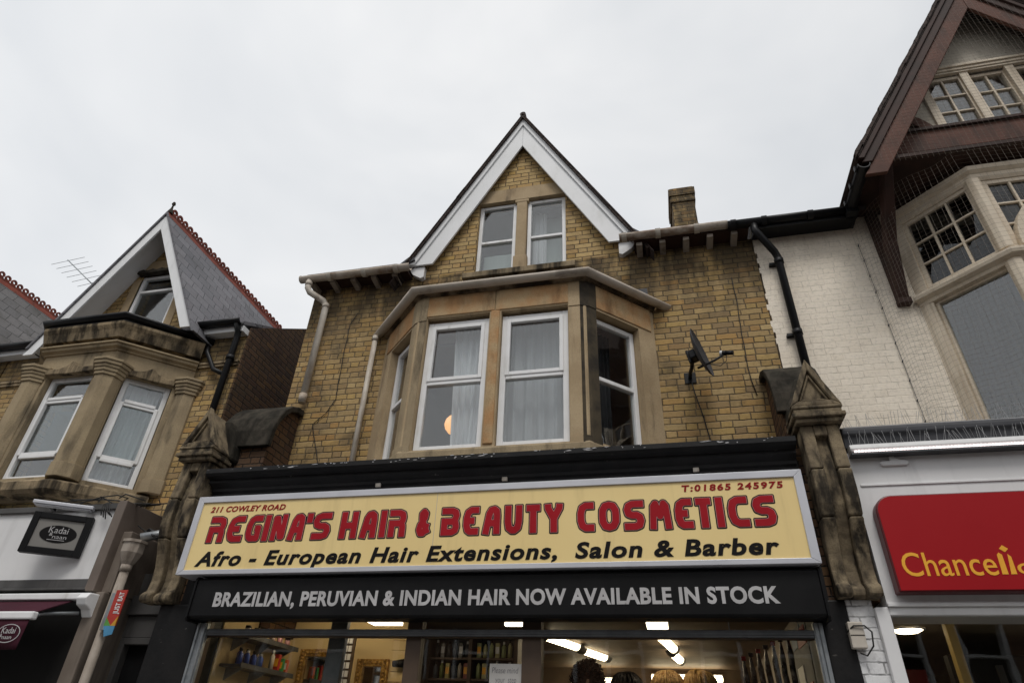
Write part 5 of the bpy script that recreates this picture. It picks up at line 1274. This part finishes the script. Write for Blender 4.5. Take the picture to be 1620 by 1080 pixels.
text('lettering', 'Kadai', m_silver, va, (cx_-.075, -1.208, cz_+.0), 1, width=.145, height=.05, depth=.001, bold=-.004); text('lettering', '&', m_silver, va, (cx_-.075, -1.208, cz_-.03), 1, width=.025, height=.026, depth=.001)
text('lettering', 'naan', m_silver, va, (cx_-.045, -1.208, cz_-.045), 1, width=.10, height=.032, depth=.001, bold=-.004)
# alley: closed by a dark panel and door, hopper and pipe
al = thing('alley_door', 'black side door under grey panels in the narrow passage between the two shops', 'door', (-4.9, -.35, 0))
MB().box(-5.21, -4.62, -.36, -.30, 2.42, 2.62).box(-5.21, -4.62, -.40, -.30, 2.62, 2.80).box(-5.21, -4.62, -.34, -.28, 2.80, 3.02).build('panel', m_grey, al, .006)
MB().box(-5.21, -4.62, -.28, -.25, 0, 2.42).build('door', m_blk, al); MB().box(-5.21, -5.15, -.36, -.25, 0, 2.42).box(-4.68, -4.62, -.36, -.25, 0, 2.42).box(-5.15, -4.68, -.36, -.25, 2.36, 2.42).build('frame', m_grey, al, .005)
MB().box(-4.72, -4.69, -.40, -.36, 2.05, 2.15).build('hinge', m_pipe, al, .004)
MB().box(-5.2, -4.35, -.22, -.1, 2.6, 3.6).build('back_wall', m_dbrick, al)
t = thing('rainwater_pipe', 'cream rainwater pipe with a faceted hopper head between the two shops', 'pipe', (-5.1, -.74, 0))
hp = MB(); c_ = (-5.10, -.72); ring = lambda r1, z: [(c_[0]+r1*cos(radians(22.5+45*k)), c_[1]+r1*sin(radians(22.5+45*k)), z) for k in range(8)]
zz = [(.115, 3.24), (.12, 3.24), (.12, 3.215), (.105, 3.21), (.105, 3.12), (.07, 3.04), (.045, 3.0)]
vs = [v for r1, z in zz for v in ring(r1, z)]; fs = [(i*8+k, i*8+(k+1) % 8, (i+1)*8+(k+1) % 8, (i+1)*8+k) for i in range(len(zz)-1) for k in range(8)]
hp.add(vs, fs+[list(range(8))]); hp.build('hopper', m_taupe, t)
MB().tube([(c_[0], c_[1], 3.02), (c_[0], c_[1], 0)], .042, 14).tube([(c_[0], c_[1], 2.95), (c_[0], c_[1], 3.01)], .052, 14).build('pipe', m_taupe, t)
MB().tube([(-4.75, -.45, 3.42), (-4.95, -.60, 3.34), (-5.08, -.70, 3.28)], .045, 10).build('spout', m_galv, t)
t = thing('lead_scraps', 'crumpled grey lead flashing and loose cables between the left console and the hopper', 'flashing', (-4.95, -.5, 3.4))
m = MB(); vs = []
for i in range(9):
    for j in range(6): vs.append((-5.14+.42*i/8, -.62+.4*j/5, 3.36+.035*sin(i*1.7+j)+.03*sin(j*2.3)+.06*i/8))
m.add(vs, [(i*6+j, (i+1)*6+j, (i+1)*6+j+1, i*6+j+1) for i in range(8) for j in range(5)]); o = m.build('lead_sheet', m_lead, t, fix=False); md = o.modifiers.new('thickness', 'SOLIDIFY'); md.thickness = .006
for k in range(4): MB().tube([(-5.2+.05*k, -.66, 3.42-.03*k), (-5.05+.05*k, -.68, 3.34-.02*k), (-4.92+.03*k, -.66, 3.30), (-4.86+.02*k, -.60, 3.12-.05*k), (-4.80, -.56, 3.28)], .006, 5).build('cable', m_cable, t)
t = thing('takeaway_plate', 'small upright red plate with white lettering and a coloured foot on the cream pipe', 'sign', (-4.95, -.8, 2.4))
MB().box(-5.02, -4.90, -.812, -.80, 2.45, 2.76).build('plate', plain('orange_red_plate', (.42, .035, .022), None, 3, .5, 0, 0), t, .002)
for poly, c_ in (([(-5.02, 2.45), (-4.95, 2.45), (-5.02, 2.52)], (.10, .30, .06)), ([(-5.02, 2.45), (-4.90, 2.45), (-4.90, 2.38), (-4.98, 2.36)], (.08, .28, .48)), ([(-4.95, 2.45), (-4.90, 2.45), (-4.90, 2.53)], (.60, .30, .03))):
    MB().prism(poly, -.816-.002*c_[0], -.81).build('facet', plain('facet_%d' % int(c_[0]*100), c_, None, 3, .5, 0, 0), t)
text('lettering', 'JUST EAT', m_whitep, t, (-4.922, -.8135, 2.55), 1, width=.19, height=.052, bold=.02, roll=-pi/2)
MB().box(-5.08, -5.03, -.79, -.77, 2.42, 2.74).build('fixing_strip', m_galv, t, .002)
# aerial on the far roof
t = thing('roof_aerial', 'thin television aerial standing behind the slate gable at the left', 'aerial', (-11.6, 2, 8.6))
p0, p1 = Vector((-12.22, 2.0, 10.36)), Vector((-11.15, 2.0, 9.50))
p1 = Vector((-11.13, 2.0, 9.50)); MB().tube([p0, p1], .012, 6).build('boom', m_galv, t)
for k in range(6):
    q = p0+(p1-p0)*(.02+.18*k); w_ = .42-.02*k
    MB().tube([q+Vector((-w_, 0, -.05)), q+Vector((w_, 0, .03))], .006, 4).build('rod', m_galv, t)
MB().tube([p1+Vector((.02, 0, .0)), p1+Vector((.05, 0, -2.6))], .018, 6).build('mast', m_galv, t)
